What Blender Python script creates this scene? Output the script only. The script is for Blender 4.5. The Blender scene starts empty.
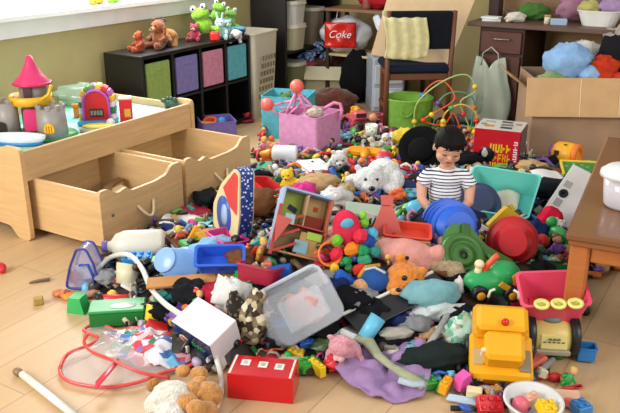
import bpy, bmesh, math, random
from mathutils import Vector, Matrix, Euler, noise
R = math.radians
PI = math.pi
rnd = random.Random(7)
scene = bpy.context.scene
COL = scene.collection

# ---------------------------------------------------------------- camera
FPX, CAMH, PITCH = 760.0, 1.3, math.atan(281 / 760.0)
cd = bpy.data.cameras.new('camera'); cam = bpy.data.objects.new('camera', cd); COL.objects.link(cam)
cam.location = (0, 0, CAMH); cam.rotation_euler = (PI / 2 - PITCH, 0, 0)
cd.sensor_fit = 'HORIZONTAL'; cd.sensor_width = 36.0; cd.lens = FPX / 620.0 * 36.0
cd.clip_start = 0.05
scene.camera = cam

# ---------------------------------------------------------------- light and exposure
w = bpy.data.worlds.new('daylight'); scene.world = w; w.use_nodes = True
bg = w.node_tree.nodes['Background']
bg.inputs[0].default_value = (0.93, 0.96, 1.0, 1); bg.inputs[1].default_value = 0.62
scene.view_settings.view_transform = 'Standard'; scene.view_settings.look = 'None'
scene.view_settings.gamma = 1.0; scene.view_settings.use_curve_mapping = False
scene.view_settings.exposure = 0.25

def area(name, loc, target, sx, sy, power, col):
    l = bpy.data.lights.new(name, 'AREA'); l.shape = 'RECTANGLE'; l.size = sx; l.size_y = sy
    l.energy = power; l.color = col
    o = bpy.data.objects.new(name, l); COL.objects.link(o); o.location = loc
    o.rotation_euler = (Vector(target) - Vector(loc)).to_track_quat('-Z', 'Y').to_euler()
    return o
# added unseen fill near the viewer, then daylight from the window in view
area('added_left_fill', (-2.9, 0.9, 1.75), (0.4, 2.9, 0.0), 1.8, 1.5, 105, (1.0, 0.985, 0.95))
area('window_light', (-1.05, 4.55, 1.35), (0.6, 3.4, 0.1), 1.3, 0.9, 34, (0.96, 0.98, 1.0))
area('room_window_light', (2.6, 0.2, 2.1), (0.6, 3.2, 0.1), 1.4, 1.2, 38, (1.0, 0.95, 0.86))

# ---------------------------------------------------------------- room axes
SH = Vector((-0.413, 5.293, 0)); U = Vector((.518, .855, 0)); V = Vector((.855, -.518, 0))
AZ = math.atan2(V.y, V.x)            # rotation that turns local +x into V and local +y into U
def Q(a, b, z=0.0): return SH + U * a + V * b + Vector((0, 0, z))

cf = Vector((0, math.cos(PITCH), -math.sin(PITCH))); cu = Vector((0, math.sin(PITCH), math.cos(PITCH)))
def ray(px, py): return cf * FPX + Vector((1, 0, 0)) * (px - 310) + cu * (206.5 - py)
def at(px, py, z=0.0):
    d = ray(px, py); t = (z - CAMH) / d.z
    return Vector((0, 0, CAMH)) + d * t

# ---------------------------------------------------------------- materials
def lin(c):
    c = c / 255.0
    return c / 12.92 if c <= 0.04045 else ((c + 0.055) / 1.055) ** 2.4
def rgb(h):
    return (lin(int(h[0:2], 16)), lin(int(h[2:4], 16)), lin(int(h[4:6], 16)), 1)
_mats = {}
ROUGH = dict(plastic=.38, card=.75, paper=.8, fabric=.95, plush=1.0, wood=.5, metal=.3, skin=.55, hair=.55, gloss=.15, clear=.15, vinyl=.25, matte=.7)
def M(h, kind='plastic', alpha=None):
    key = (h, kind, alpha)
    if key in _mats: return _mats[key]
    m = bpy.data.materials.new(kind + '_' + h); m.use_nodes = True
    nt = m.node_tree; b = nt.nodes['Principled BSDF']; L = nt.links.new
    b.inputs['Roughness'].default_value = ROUGH[kind]
    b.inputs['Specular IOR Level'].default_value = {'fabric': .15, 'plush': .1, 'card': .25, 'paper': .25, 'hair': .15}.get(kind, .5)
    tc = nt.nodes.new('ShaderNodeTexCoord')
    n = nt.nodes.new('ShaderNodeTexNoise'); L(tc.outputs['Object'], n.inputs['Vector'])
    mx = nt.nodes.new('ShaderNodeMix'); mx.data_type = 'RGBA'; mx.blend_type = 'MULTIPLY'
    c = rgb(h); mx.inputs[6].default_value = c
    amp = {'wood': .13, 'plush': .3, 'fabric': .16, 'card': .1, 'hair': .3}.get(kind, .06)
    cr = nt.nodes.new('ShaderNodeMapRange'); cr.inputs[1].default_value = .3; cr.inputs[2].default_value = .7
    cr.inputs[3].default_value = 1 - amp; cr.inputs[4].default_value = 1.0 + amp * .3
    n.inputs['Scale'].default_value = {'plush': 60, 'fabric': 35, 'hair': 80}.get(kind, 9)
    n.inputs['Detail'].default_value = 4
    if kind == 'wood':
        mp = nt.nodes.new('ShaderNodeMapping'); mp.inputs['Scale'].default_value = (2, 2, 22)
        L(tc.outputs['Object'], mp.inputs['Vector']); L(mp.outputs[0], n.inputs['Vector']); n.inputs['Scale'].default_value = 2.5
    L(n.outputs['Fac'], cr.inputs[0]); L(cr.outputs[0], mx.inputs[7]); mx.inputs[0].default_value = 1.0
    L(mx.outputs[2], b.inputs['Base Color'])
    if kind in ('plush', 'fabric', 'hair', 'card', 'wood'):
        bp = nt.nodes.new('ShaderNodeBump'); n2 = nt.nodes.new('ShaderNodeTexNoise')
        n2.inputs['Scale'].default_value = {'plush': 110, 'fabric': 260, 'hair': 160, 'card': 60, 'wood': 40}[kind]
        L(tc.outputs['Object'], n2.inputs['Vector']); L(n2.outputs['Fac'], bp.inputs['Height'])
        bp.inputs['Strength'].default_value = {'plush': .8, 'fabric': .35, 'hair': .3, 'card': .1, 'wood': .08}[kind]
        bp.inputs['Distance'].default_value = .01
        L(bp.outputs[0], b.inputs['Normal'])
    if kind == 'plush':
        b.inputs['Sheen Weight'].default_value = .35
    if kind == 'metal': b.inputs['Metallic'].default_value = .9
    if kind == 'skin':
        b.inputs['Subsurface Weight'].default_value = .08; b.inputs['Subsurface Radius'].default_value = (.02, .008, .004)
        b.inputs['Subsurface Scale'].default_value = .3
    if alpha is not None:
        b.inputs['Alpha'].default_value = alpha
        b.inputs['Roughness'].default_value = .12
    _mats[key] = m
    return m
def stripes(h1, h2, period, axis=2, duty=.5, kind='fabric', rings=False):
    key = (h1, h2, period, axis, duty, kind, rings)
    if key in _mats: return _mats[key]
    m = bpy.data.materials.new('striped_' + kind); m.use_nodes = True
    nt = m.node_tree; b = nt.nodes['Principled BSDF']; L = nt.links.new
    b.inputs['Roughness'].default_value = ROUGH[kind]
    tc = nt.nodes.new('ShaderNodeTexCoord'); sp = nt.nodes.new('ShaderNodeSeparateXYZ'); L(tc.outputs['Object'], sp.inputs[0])
    mm = nt.nodes.new('ShaderNodeMath'); mm.operation = 'PINGPONG'; L(sp.outputs[axis], mm.inputs[0]); mm.inputs[1].default_value = period / 2
    lt = nt.nodes.new('ShaderNodeMath'); lt.operation = 'LESS_THAN'; L(mm.outputs[0], lt.inputs[0]); lt.inputs[1].default_value = period / 2 * duty
    mx = nt.nodes.new('ShaderNodeMix'); mx.data_type = 'RGBA'; mx.inputs[6].default_value = rgb(h2); mx.inputs[7].default_value = rgb(h1)
    L(lt.outputs[0], mx.inputs[0]); L(mx.outputs[2], b.inputs['Base Color'])
    _mats[key] = m
    return m
def spots(h1, h2, scale=40, thr=.25, kind='plastic', alpha=None):
    """cells of colour h2 on h1 (printed dots or blotches)"""
    key = (h1, h2, scale, thr, 'spots', kind, alpha)
    if key in _mats: return _mats[key]
    m = bpy.data.materials.new('printed_' + kind); m.use_nodes = True
    nt = m.node_tree; b = nt.nodes['Principled BSDF']; L = nt.links.new
    b.inputs['Roughness'].default_value = ROUGH[kind]
    tc = nt.nodes.new('ShaderNodeTexCoord'); vo = nt.nodes.new('ShaderNodeTexVoronoi'); vo.inputs['Scale'].default_value = scale
    L(tc.outputs['Object'], vo.inputs['Vector'])
    lt = nt.nodes.new('ShaderNodeMath'); lt.operation = 'LESS_THAN'; L(vo.outputs['Distance'], lt.inputs[0]); lt.inputs[1].default_value = thr
    mx = nt.nodes.new('ShaderNodeMix'); mx.data_type = 'RGBA'; mx.inputs[6].default_value = rgb(h1); mx.inputs[7].default_value = rgb(h2)
    L(lt.outputs[0], mx.inputs[0]); L(mx.outputs[2], b.inputs['Base Color'])
    if alpha is not None: b.inputs['Alpha'].default_value = alpha
    _mats[key] = m
    return m
def confetti(scale, pal, kind='plastic', alpha=None):
    """printed patchwork of the colours in pal"""
    key = ('confetti', scale, tuple(pal), kind, alpha)
    if key in _mats: return _mats[key]
    m = bpy.data.materials.new('patchwork_' + kind); m.use_nodes = True
    nt = m.node_tree; b = nt.nodes['Principled BSDF']; L = nt.links.new
    b.inputs['Roughness'].default_value = ROUGH[kind]
    tc = nt.nodes.new('ShaderNodeTexCoord'); vo = nt.nodes.new('ShaderNodeTexVoronoi'); vo.inputs['Scale'].default_value = scale
    L(tc.outputs['Object'], vo.inputs['Vector'])
    sp = nt.nodes.new('ShaderNodeSeparateColor'); L(vo.outputs['Color'], sp.inputs[0])
    cr = nt.nodes.new('ShaderNodeValToRGB'); cr.color_ramp.interpolation = 'CONSTANT'
    e = cr.color_ramp.elements
    for i, h in enumerate(pal):
        el = e[i] if i < 2 else e.new(i / len(pal))
        el.position = i / len(pal); el.color = rgb(h)
    L(sp.outputs[0], cr.inputs[0]); L(cr.outputs[0], b.inputs['Base Color'])
    if alpha is not None: b.inputs['Alpha'].default_value = alpha
    _mats[key] = m
    return m

# ---------------------------------------------------------------- mesh building
def TR(loc=(0, 0, 0), rot=(0, 0, 0), sc=(1, 1, 1)):
    return Matrix.LocRotScale(Vector(loc), Euler([R(a) for a in rot]), Vector(sc))
class MB:
    def __init__(s): s.v, s.f, s.m, s.s = [], [], [], []
    def add(s, vs, fs, m=0, smooth=False, T=None):
        n = len(s.v)
        s.v += [tuple(T @ Vector(p)) for p in vs] if T is not None else [tuple(p) for p in vs]
        for f in fs: s.f.append(tuple(i + n for i in f)); s.m.append(m); s.s.append(smooth)
        return s
    def box(s, size, c=(0, 0, 0), rot=(0, 0, 0), m=0, bev=None, T=None):
        hx, hy, hz = [a / 2 for a in size]
        b = min(hx, hy, hz) * .3 if bev is None else min(bev, hx * .9, hy * .9, hz * .9)
        vs, idx = [], {}
        for sx in (-1, 1):
            for sy in (-1, 1):
                for sz in (-1, 1):
                    for k in range(3):
                        p = [sx * (hx - b), sy * (hy - b), sz * (hz - b)]; p[k] += (sx, sy, sz)[k] * b
                        idx[(sx, sy, sz, k)] = len(vs); vs.append(p)
        fs = []
        for k in range(3):
            o1, o2 = [a for a in range(3) if a != k]
            for sg in (-1, 1):
                q = []
                for (a, c2) in ((-1, -1), (1, -1), (1, 1), (-1, 1)):
                    key = [0, 0, 0]; key[k] = sg; key[o1] = a; key[o2] = c2; q.append(idx[(*key, k)])
                if (sg > 0) == (k == 1): q.reverse()
                fs.append(tuple(q))
        for k in range(3):      # edges along axis k
            o1, o2 = [a for a in range(3) if a != k]
            for a in (-1, 1):
                for c2 in (-1, 1):
                    def I(e, pl):
                        key = [0, 0, 0]; key[k] = e; key[o1] = a; key[o2] = c2; return idx[(*key, pl)]
                    q = [I(-1, o1), I(1, o1), I(1, o2), I(-1, o2)]
                    if (a * c2 > 0) != (k == 1): q.reverse()
                    fs.append(tuple(reversed(q)))
        for sx in (-1, 1):
            for sy in (-1, 1):
                for sz in (-1, 1):
                    t = [idx[(sx, sy, sz, k)] for k in range(3)]
                    if sx * sy * sz < 0: t.reverse()
                    fs.append(tuple(t))
        Tm = TR(c, rot)
        return s.add(vs, fs, m, False, (T @ Tm) if T is not None else Tm)
    def lathe(s, prof, n=24, m=0, c=(0, 0, 0), rot=(0, 0, 0), T=None, sc=(1, 1, 1), smooth=True):
        vs, fs = [], []
        for (r, z) in prof:
            for i in range(n):
                a = 2 * PI * i / n; vs.append((r * math.cos(a), r * math.sin(a), z))
        for j in range(len(prof) - 1):
            for i in range(n):
                k = (i + 1) % n
                fs.append((j * n + i, j * n + k, (j + 1) * n + k, (j + 1) * n + i))
        if prof[0][0] > 1e-5: fs.append(tuple(reversed(range(n))))
        if prof[-1][0] > 1e-5: fs.append(tuple(range((len(prof) - 1) * n, len(prof) * n)))
        Tm = TR(c, rot, sc)
        return s.add(vs, fs, m, smooth, (T @ Tm) if T is not None else Tm)
    def cyl(s, r, h, c=(0, 0, 0), rot=(0, 0, 0), m=0, n=20, r2=None, T=None, b=None):
        r2 = r if r2 is None else r2
        b = min(r, r2, h) * .12 if b is None else b
        return s.lathe([(0, -h / 2), (r - b, -h / 2), (r, -h / 2 + b), (r2, h / 2 - b), (max(r2 - b, 0), h / 2), (0, h / 2)], n, m, c, rot, T)
    def ball(s, r, c=(0, 0, 0), m=0, n=16, rot=(0, 0, 0), T=None):
        if not hasattr(r, '__len__'): r = (r, r, r)
        k = max(6, n // 2)
        pr = [(math.sin(PI * j / k), -math.cos(PI * j / k)) for j in range(k + 1)]
        pr[0] = (0, -1); pr[-1] = (0, 1)
        return s.lathe(pr, n, m, c, rot, T, r)
    def tube(s, pts, r, n=8, m=0, T=None, closed=False, flat=1.0):
        pts = [Vector(p) for p in pts]; N = len(pts); vs, fs = [], []
        up = Vector((0, 0, 1)); prev = None
        for i, p in enumerate(pts):
            a = pts[(i - 1) % N] if (i or closed) else p; b = pts[(i + 1) % N] if (i < N - 1 or closed) else p
            t = (b - a).normalized()
            if prev is None:
                x = t.cross(up) if abs(t.z) < .9 else t.cross(Vector((1, 0, 0)))
            else: x = prev - t * prev.dot(t)
            x.normalize(); prev = x; y = t.cross(x)
            rr = r(i / (N - 1)) if callable(r) else r
            for k in range(n):
                an = 2 * PI * k / n; vs.append(p + x * math.cos(an) * rr + y * math.sin(an) * rr * flat)
        for i in range(N if closed else N - 1):
            j = (i + 1) % N
            for k in range(n):
                l = (k + 1) % n; fs.append((i * n + k, i * n + l, j * n + l, j * n + k))
        if not closed: fs.append(tuple(reversed(range(n)))); fs.append(tuple(range((N - 1) * n, N * n)))
        return s.add(vs, fs, m, True, T)
    def prism(s, poly, d, m=0, T=None, smooth=False):
        """polygon in local xz extruded along y from -d/2 to d/2"""
        n = len(poly)
        vs = [(x, -d / 2, z) for x, z in poly] + [(x, d / 2, z) for x, z in poly]
        fs = [tuple(range(n)), tuple(reversed(range(n, 2 * n)))] + [(i, i + n, (i + 1) % n + n, (i + 1) % n) for i in range(n)]
        return s.add(vs, fs, m, smooth, T)
    def tub(s, sx, sy, h, t=.004, taper=.85, rim=.006, m=0, rc=.15, T=None, c=(0, 0, 0), rot=(0, 0, 0)):
        """open-topped rounded rectangular tub, base at z=0"""
        def ring(x, y, z, n=5):
            r = min(x, y) * rc; o = []
            for (cx, cy, a0) in ((x / 2 - r, y / 2 - r, 0), (-x / 2 + r, y / 2 - r, 90), (-x / 2 + r, -y / 2 + r, 180), (x / 2 - r, -y / 2 + r, 270)):
                for k in range(n):
                    a = R(a0 + 90 * k / (n - 1)); o.append((cx + r * math.cos(a), cy + r * math.sin(a), z))
            return o
        bx, by = sx * taper, sy * taper
        rings = [ring(bx, by, 0), ring(sx, sy, h - rim), ring(sx + 2 * rim, sy + 2 * rim, h - rim), ring(sx + 2 * rim, sy + 2 * rim, h), ring(sx - 2 * t, sy - 2 * t, h), ring(bx - 2 * t, by - 2 * t, t)]
        n = len(rings[0]); vs = sum(rings, []); fs = [tuple(reversed(range(n)))]
        for j in range(len(rings) - 1):
            for i in range(n): k = (i + 1) % n; fs.append((j * n + i, j * n + k, (j + 1) * n + k, (j + 1) * n + i))
        fs.append(tuple(range((len(rings) - 1) * n, len(rings) * n)))
        Tm = TR(c, rot)
        return s.add(vs, fs, m, False, (T @ Tm) if T is not None else Tm)
    def sheet(s, fn, nu, nv, th=.003, m=0, T=None, smooth=True):
        """thick sheet over a parametric surface fn(u,v)->(x,y,z), u,v in 0..1"""
        vs = []
        for j in range(nv + 1):
            for i in range(nu + 1): vs.append(Vector(fn(i / nu, j / nv)))
        n = len(vs); fs = []; W = nu + 1
        nr = [Vector((0, 0, 0)) for _ in vs]
        for j in range(nv):
            for i in range(nu):
                a, b, c, d = j * W + i, j * W + i + 1, (j + 1) * W + i + 1, (j + 1) * W + i
                fs.append((a, b, c, d)); q = (vs[c] - vs[a]).cross(vs[d] - vs[b])
                for k in (a, b, c, d): nr[k] += q
        lo = [p - (q.normalized() if q.length > 0 else Vector((0, 0, 1))) * th for p, q in zip(vs, nr)]
        fs2 = fs + [tuple(reversed([k + n for k in f])) for f in fs]
        edge = [i for i in range(W)] + [j * W + nu for j in range(1, nv + 1)] + [nv * W + i for i in range(nu - 1, -1, -1)] + [j * W for j in range(nv - 1, 0, -1)]
        for i in range(len(edge)):
            a, b = edge[i], edge[(i + 1) % len(edge)]; fs2.append((a, a + n, b + n, b))
        return s.add(vs + lo, fs2, m, smooth, T)
def obj(name, mb, mats, parent=None, loc=None, rot=None):
    me = bpy.data.meshes.new(name); me.from_pydata(mb.v, [], mb.f)
    if not isinstance(mats, (list, tuple)): mats = [mats]
    for x in mats: me.materials.append(x)
    me.polygons.foreach_set('material_index', mb.m); me.polygons.foreach_set('use_smooth', mb.s)
    me.update()
    bm = bmesh.new(); bm.from_mesh(me); bmesh.ops.recalc_face_normals(bm, faces=bm.faces); bm.to_mesh(me); bm.free()
    o = bpy.data.objects.new(name, me); COL.objects.link(o)
    if parent is not None: o.parent = parent
    if loc is not None: o.location = loc
    if rot is not None: o.rotation_euler = [R(a) for a in rot]
    return o
def tag(o, label, cat, group=None, kind=None):
    o['label'] = label; o['category'] = cat
    if group: o['group'] = group
    if kind: o['kind'] = kind
    return o
def thing(name, label, cat, loc=(0, 0, 0), rot=(0, 0, 0), group=None, sc=1.0):
    o = bpy.data.objects.new(name, None); COL.objects.link(o); o.empty_display_size = .05
    o.location = loc; o.rotation_euler = [R(a) for a in rot]; o.scale = (sc, sc, sc)
    return tag(o, label, cat, group)
def lump(o, voxel=.004, smooth=6, disp=0.0, dscale=.03):
    """melt overlapping volumes of one soft body into one surface"""
    r = o.modifiers.new('melt', 'REMESH'); r.mode = 'VOXEL'; r.voxel_size = voxel; r.use_smooth_shade = True
    s = o.modifiers.new('smooth', 'SMOOTH'); s.factor = .6; s.iterations = smooth
    if disp:
        t = bpy.data.textures.new('fluff', 'CLOUDS'); t.noise_scale = dscale; t.noise_depth = 2
        d = o.modifiers.new('fluff', 'DISPLACE'); d.texture = t; d.strength = disp; d.mid_level = .5
    return o
def lettering(body, size, mat, parent, loc, rot, ext=.0008, shear=0, spacing=1.0):
    c = bpy.data.curves.new('lettering', 'FONT'); c.body = body; c.size = size; c.extrude = ext; c.shear = shear
    c.align_x = 'CENTER'; c.align_y = 'CENTER'; c.space_character = spacing
    c.materials.append(mat)
    tmp = bpy.data.objects.new('lettering_curve', c); COL.objects.link(tmp)
    bpy.context.view_layer.update()
    me = bpy.data.meshes.new_from_object(tmp.evaluated_get(bpy.context.evaluated_depsgraph_get()))
    bpy.data.objects.remove(tmp); bpy.data.curves.remove(c)
    o = bpy.data.objects.new('lettering', me); COL.objects.link(o); o.parent = parent
    o.location = loc; o.rotation_euler = [R(a) for a in rot]
    return o

# ---------------------------------------------------------------- height of the heap of toys
HP = [(30,300,0),(60,365,0),(120,395,0),(200,395,0),(320,400,0),(400,405,0),(455,385,.02),(590,400,0),(600,330,0),(600,290,0),(610,240,0),(265,135,0),(240,120,0),(290,115,0),(20,270,0),(58,322,0),(74,338,0),(60,345,0),(55,300,0),(85,325,0.008),(100,345,0.0),(215,165,.0),(230,140,0),(262,120,0),
 (85,290,.02),(120,305,.02),(150,270,.10),(200,250,.15),(150,325,.02),(210,300,.13),(250,250,.20),(290,235,.24),(300,300,.12),(350,260,.20),(390,230,.23),(340,335,.03),(300,350,.01),(420,300,.10),
 (380,340,.03),(460,340,.03),(470,265,.13),(500,290,.08),(540,290,.06),(555,240,.10),(500,220,.09),(447,208,.06),(380,195,.10),(320,195,.14),(270,195,.14),(240,185,.08),(300,165,.05),(350,140,.04),(400,150,.04),
 (540,195,.10),(500,190,.06),(590,185,.08),(330,118,.02),(460,150,.03),(185,225,.06),(520,330,.02),(520,370,.01),(420,175,.05),(310,130,.0),(440,120,.02),(520,150,.02),(570,150,.02),(420,240,.17),(180,290,.09),(540,120,.0),(380,110,.0)]
HW = [(at(x, y, z).x, at(x, y, z).y, z) for x, y, z in HP]
def H(x, y):
    sw = sh = 0.0
    for a, b, z in HW:
        d = (x - a) ** 2 + (y - b) ** 2; k = math.exp(-d / .018) + 1e-4 / (d + .01); sw += k; sh += k * z
    return sh / sw
def on(px, py, dz=0.0):
    """where the line of sight meets the heap or floor"""
    d = ray(px, py).normalized(); o = Vector((0, 0, CAMH))
    t0 = (.33 - CAMH) / d.z; t1 = (0 - CAMH) / d.z
    for i in range(40):
        t = t0 + (t1 - t0) * i / 40; p = o + d * t
        if p.z <= H(p.x, p.y): break
    else: p = o + d * t1; p.z = 0
    return Vector((p.x, p.y, max(0, p.z) + dz))
# ================================================================ the room
def struct(name, mb, mats, loc=None, rot=None):
    o = obj(name, mb, mats, None, loc, rot); o['kind'] = 'structure'; return o
def local(a, b, z=0): return TR(Q(a, b, z), (0, 0, math.degrees(AZ)))
def floor_mat():
    m = bpy.data.materials.new('laminate_floor'); m.use_nodes = True; nt = m.node_tree; b = nt.nodes['Principled BSDF']; L = nt.links.new
    tc = nt.nodes.new('ShaderNodeTexCoord'); mp = nt.nodes.new('ShaderNodeMapping'); mp.inputs['Rotation'].default_value = (0, 0, -R(58.8))
    L(tc.outputs['Object'], mp.inputs['Vector'])
    br = nt.nodes.new('ShaderNodeTexBrick'); br.inputs['Scale'].default_value = 1.0; br.inputs['Brick Width'].default_value = 1.2; br.inputs['Row Height'].default_value = .19
    br.inputs['Mortar Size'].default_value = .0015; br.inputs['Color1'].default_value = rgb('d0ae84'); br.inputs['Color2'].default_value = rgb('c6a377'); br.inputs['Mortar'].default_value = rgb('a37c50')
    L(mp.outputs[0], br.inputs['Vector'])
    mp2 = nt.nodes.new('ShaderNodeMapping'); mp2.inputs['Scale'].default_value = (1.5, 22, 1); L(mp.outputs[0], mp2.inputs['Vector'])
    n = nt.nodes.new('ShaderNodeTexNoise'); n.inputs['Scale'].default_value = 1.6; n.inputs['Detail'].default_value = 5; L(mp2.outputs[0], n.inputs['Vector'])
    mx = nt.nodes.new('ShaderNodeMix'); mx.data_type = 'RGBA'; mx.blend_type = 'MULTIPLY'; mx.inputs[0].default_value = .3
    L(br.outputs['Color'], mx.inputs[6]); cr = nt.nodes.new('ShaderNodeMapRange'); cr.inputs[1].default_value = .3; cr.inputs[2].default_value = .7; cr.inputs[3].default_value = .75; cr.inputs[4].default_value = 1.08
    L(n.outputs['Fac'], cr.inputs[0]); L(cr.outputs[0], mx.inputs[7]); L(mx.outputs[2], b.inputs['Base Color'])
    b.inputs['Roughness'].default_value = .42; b.inputs['Specular IOR Level'].default_value = .5
    return m
struct('floor', MB().box((12, 12, .1), (0, 4, -.05), bev=.001), floor_mat())
WALLC = M('b6a570', 'matte')
# window wall, with an opening for the window: a from -1.75 to -.05, z from .80 up
def slab(a0, a1, b0, b1, z0, z1, mb=None, m=0, bev=.002):
    mb = mb or MB()
    return mb.box((b1 - b0, a1 - a0, z1 - z0), ((b0 + b1) / 2, (a0 + a1) / 2, (z0 + z1) / 2), bev=bev, m=m, T=local(0, 0, 0))
wl = MB()
slab(-5.2, -1.95, -.45, -.345, 0, 2.4, wl); slab(-.02, 1.35, -.45, -.345, 0, 2.4, wl)
slab(-1.95, -.02, -.45, -.345, 0, .83, wl); slab(-1.95, -.02, -.45, -.345, 1.95, 2.4, wl)
struct('wall_left', wl, WALLC)
wb = MB(); slab(1.35, 1.45, -.45, 4.6, 0, 2.4, wb); struct('wall_back', wb, WALLC)
bl = MB(); slab(-2.3, 1.35, -.345, -.33, 0, .09, bl); struct('baseboard_left', bl, M('efe9dc', 'plastic'))
# window
wf = MB()
slab(-2.05, .08, -.345, -.325, .745, .84, wf)       # apron casing
slab(-2.05, -1.95, -.345, -.325, .83, 2.05, wf); slab(-.02, .08, -.345, -.325, .83, 2.05, wf)
slab(-1.95, -.02, -.345, -.325, 1.95, 2.05, wf)
for a in (-1.93, -1.0, -.06): slab(a - .02, a + .025, -.44, -.40, .86, 1.95, wf)
slab(-1.95, -.02, -.44, -.40, .84, .89, wf); slab(-1.95, -.02, -.44, -.40, 1.90, 1.95, wf)
win = struct('window_1', wf, M('f4f1ea', 'plastic'))
sl = MB(); slab(-2.08, .11, -.44, -.285, .835, .862, sl)
s_ = obj('window_sill', sl, M('f6f3ec', 'plastic'), win)
gl = MB(); slab(-1.93, -.04, -.424, -.418, .87, 1.93, gl)
g_ = obj('window_pane', gl, M('eef4f6', 'clear', .08), win)
def sky_mat():
    m = bpy.data.materials.new('bright_daylight'); m.use_nodes = True; nt = m.node_tree
    e = nt.nodes.new('ShaderNodeEmission'); e.inputs[0].default_value = (1, .99, .97, 1); e.inputs[1].default_value = 1.3
    nt.links.new(e.outputs[0], nt.nodes['Material Output'].inputs[0]); return m
sk = MB(); slab(-3.2, 1.2, -1.6, -1.58, -.4, 3.2, sk); o = struct('sky_backdrop', sk, sky_mat())

# ---------------------------------------------------------------- train table
BIRCH = M('d9b37e', 'wood'); BIRCHD = M('c79f69', 'wood'); EDGE = M('ecd3a6', 'wood')
def rounded(poly, r=.02, n=4):
    out = []; N = len(poly)
    for i in range(N):
        p = Vector(poly[i]); a = Vector(poly[i - 1]) - p; b = Vector(poly[(i + 1) % N]) - p
        rr = min(r, a.length * .45, b.length * .45); a.normalize(); b.normalize()
        for k in range(n + 1):
            t = k / n; q = (p + a * rr) * (1 - t) ** 2 + p * 2 * t * (1 - t) + (p + b * rr) * t * t; out.append((q.x, q.y))
    return out
TA0, TA1, TB0, TB1 = -2.31, -1.19, -.30, .45
tt = thing('train_table', 'light birch wooden train play table on panel legs below the window', 'table', Q(TA0, TB1), (0, 0, math.degrees(AZ)))
# local: x = along V (to viewer), y = along U (away). front edge x=0, near end y=0
Lg, Wd = TA1 - TA0, TB1 - TB0
def endpanel():
    p = [(0, 0), (-.085, 0), (-.12, .05), (-.17, .055), (-.58, .055), (-.63, .05), (-.665, 0), (-.75, 0), (-.75, .42), (-.64, .42), (-.60, .39), (-.15, .39), (-.11, .42), (0, .42)]
    return rounded(p, .03)
for y in (0, Lg): obj('end_panel', MB().prism(endpanel(), .022, T=TR((.012, y, 0))), BIRCH, tt)
obj('apron', MB().box((.018, Lg - .024, .135), (-.004, Lg / 2, .335), bev=.003), BIRCH, tt)
obj('apron', MB().box((.018, Lg - .024, .135), (-Wd + .012, Lg / 2, .335), bev=.003), BIRCH, tt)
obj('tabletop', MB().box((Wd - .03, Lg - .03, .02), (-Wd / 2, Lg / 2, .345), bev=.002), confetti(7, ['7fc9a8', '8ed0dd', 'a6dbe6', '6fbf8d', '9ed8c4', 'b9e2e4'], 'matte'), tt)
def drawer(y0, y1, pull, label):
    # front panel outer face at x = pull
    root = obj('drawer', MB().box((.50, y1 - y0 - .03, .01), (pull - .26, (y0 + y1) / 2, .05), bev=.002), BIRCHD, tt)
    wy = y1 - y0
    poly = [(0, 0), (0, .26), (.10 * wy, .26), (.20 * wy, .225), (.30 * wy, .24), (.36 * wy, .215), (.66 * wy, .215), (.80 * wy, .225), (.86 * wy, .26), (wy, .26), (wy, 0)]
    front = MB().prism([(a, b) for a, b in rounded(poly, .02)], .016, T=TR((pull, y0, .025), (0, 0, 90)))
    obj('drawer_front', front, [BIRCH], root)
    for yy in (y0 + .012, y1 - .012):
        sp = MB().prism(rounded([(0, 0), (.52, 0), (.52, .235), (0, .235)], .012), .014, T=TR((pull - .53, yy, .04)))
        obj('drawer_side', sp, BIRCH, root)
    obj('drawer_back', MB().box((.014, wy - .03, .22), (pull - .52, (y0 + y1) / 2, .15), bev=.002), BIRCH, root)
    pts = []
    for k in range(11):
        a = PI * k / 10; pts.append((pull + .012 + .03 * math.sin(a), (y0 + y1) / 2 - .05 + .1 * k / 10, .165 - .055 * math.sin(a)))
    obj('drawer_handle', MB().tube(pts, .006, 8), M('ecd9b4', 'plastic'), root)
    return root
drawer(.04, .55, .40, ''); drawer(.575, 1.09, .40, '')

# wooden tracks and odds in the near drawer
def track(loc, rot, ln, curve, label, col='b98d58', name='toy_train_track'):
    pts = []
    def fn(u, v):
        a = (u - .5) * curve
        r = ln / max(curve, .01)
        return (math.sin(a) * (r + (v - .5) * .04), math.cos(a) * (r + (v - .5) * .04) - r, 0) if curve > .02 else ((u - .5) * ln, (v - .5) * .04, 0)
    mb = MB().sheet(fn, 10, 1, .012, smooth=False)
    return tag(obj(name, mb, M(col, 'wood'), None, loc, rot), label, 'toy track')
def TT(x, y, z): return Q(TA0 + y, TB1 + x, z)
tl = ['straight brown wooden train track lying deepest in the near open drawer', 'dark wooden train track slanting across the near open drawer', 'curved wooden train track beside the drawer front', 'pale straight wooden track leaning in the near drawer', 'short dark track piece in the drawer corner', 'long brown track lying across other tracks in drawer', 'curved brown track at the drawer back', 'grey brown track against the drawer side']
for i, (x, y, z, rx, rz, cv, c) in enumerate([(.10, .2, .14, 5, 20, 0, 'a3753f'), (.22, .3, .16, -6, 100, .0, '5d4630'), (.3, .2, .17, 0, -30, .9, '8b6a44'), (.14, .36, .17, 8, 60, 0, 'c39b66'), (.3, .40, .16, 0, 15, .5, '4a3a2c'), (.2, .16, .19, 5, -50, 0, '9a7142'), (.08, .42, .18, 0, 80, .8, '7d5d3a'), (.33, .13, .19, -8, 120, 0, '6e6257')]):
    track(TT(x, y, z - .02), (rx, 0, rz), .17, cv, tl[i], c)
tag(obj('cloth_bag', MB().ball((.15, .2, .045), (0, 0, 0)), M('5a4a3c', 'fabric'), None, TT(.16, .28, .10), (0, 0, 60)), 'dark brown cloth bag under the wooden tracks in the near drawer', 'bag')
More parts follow.
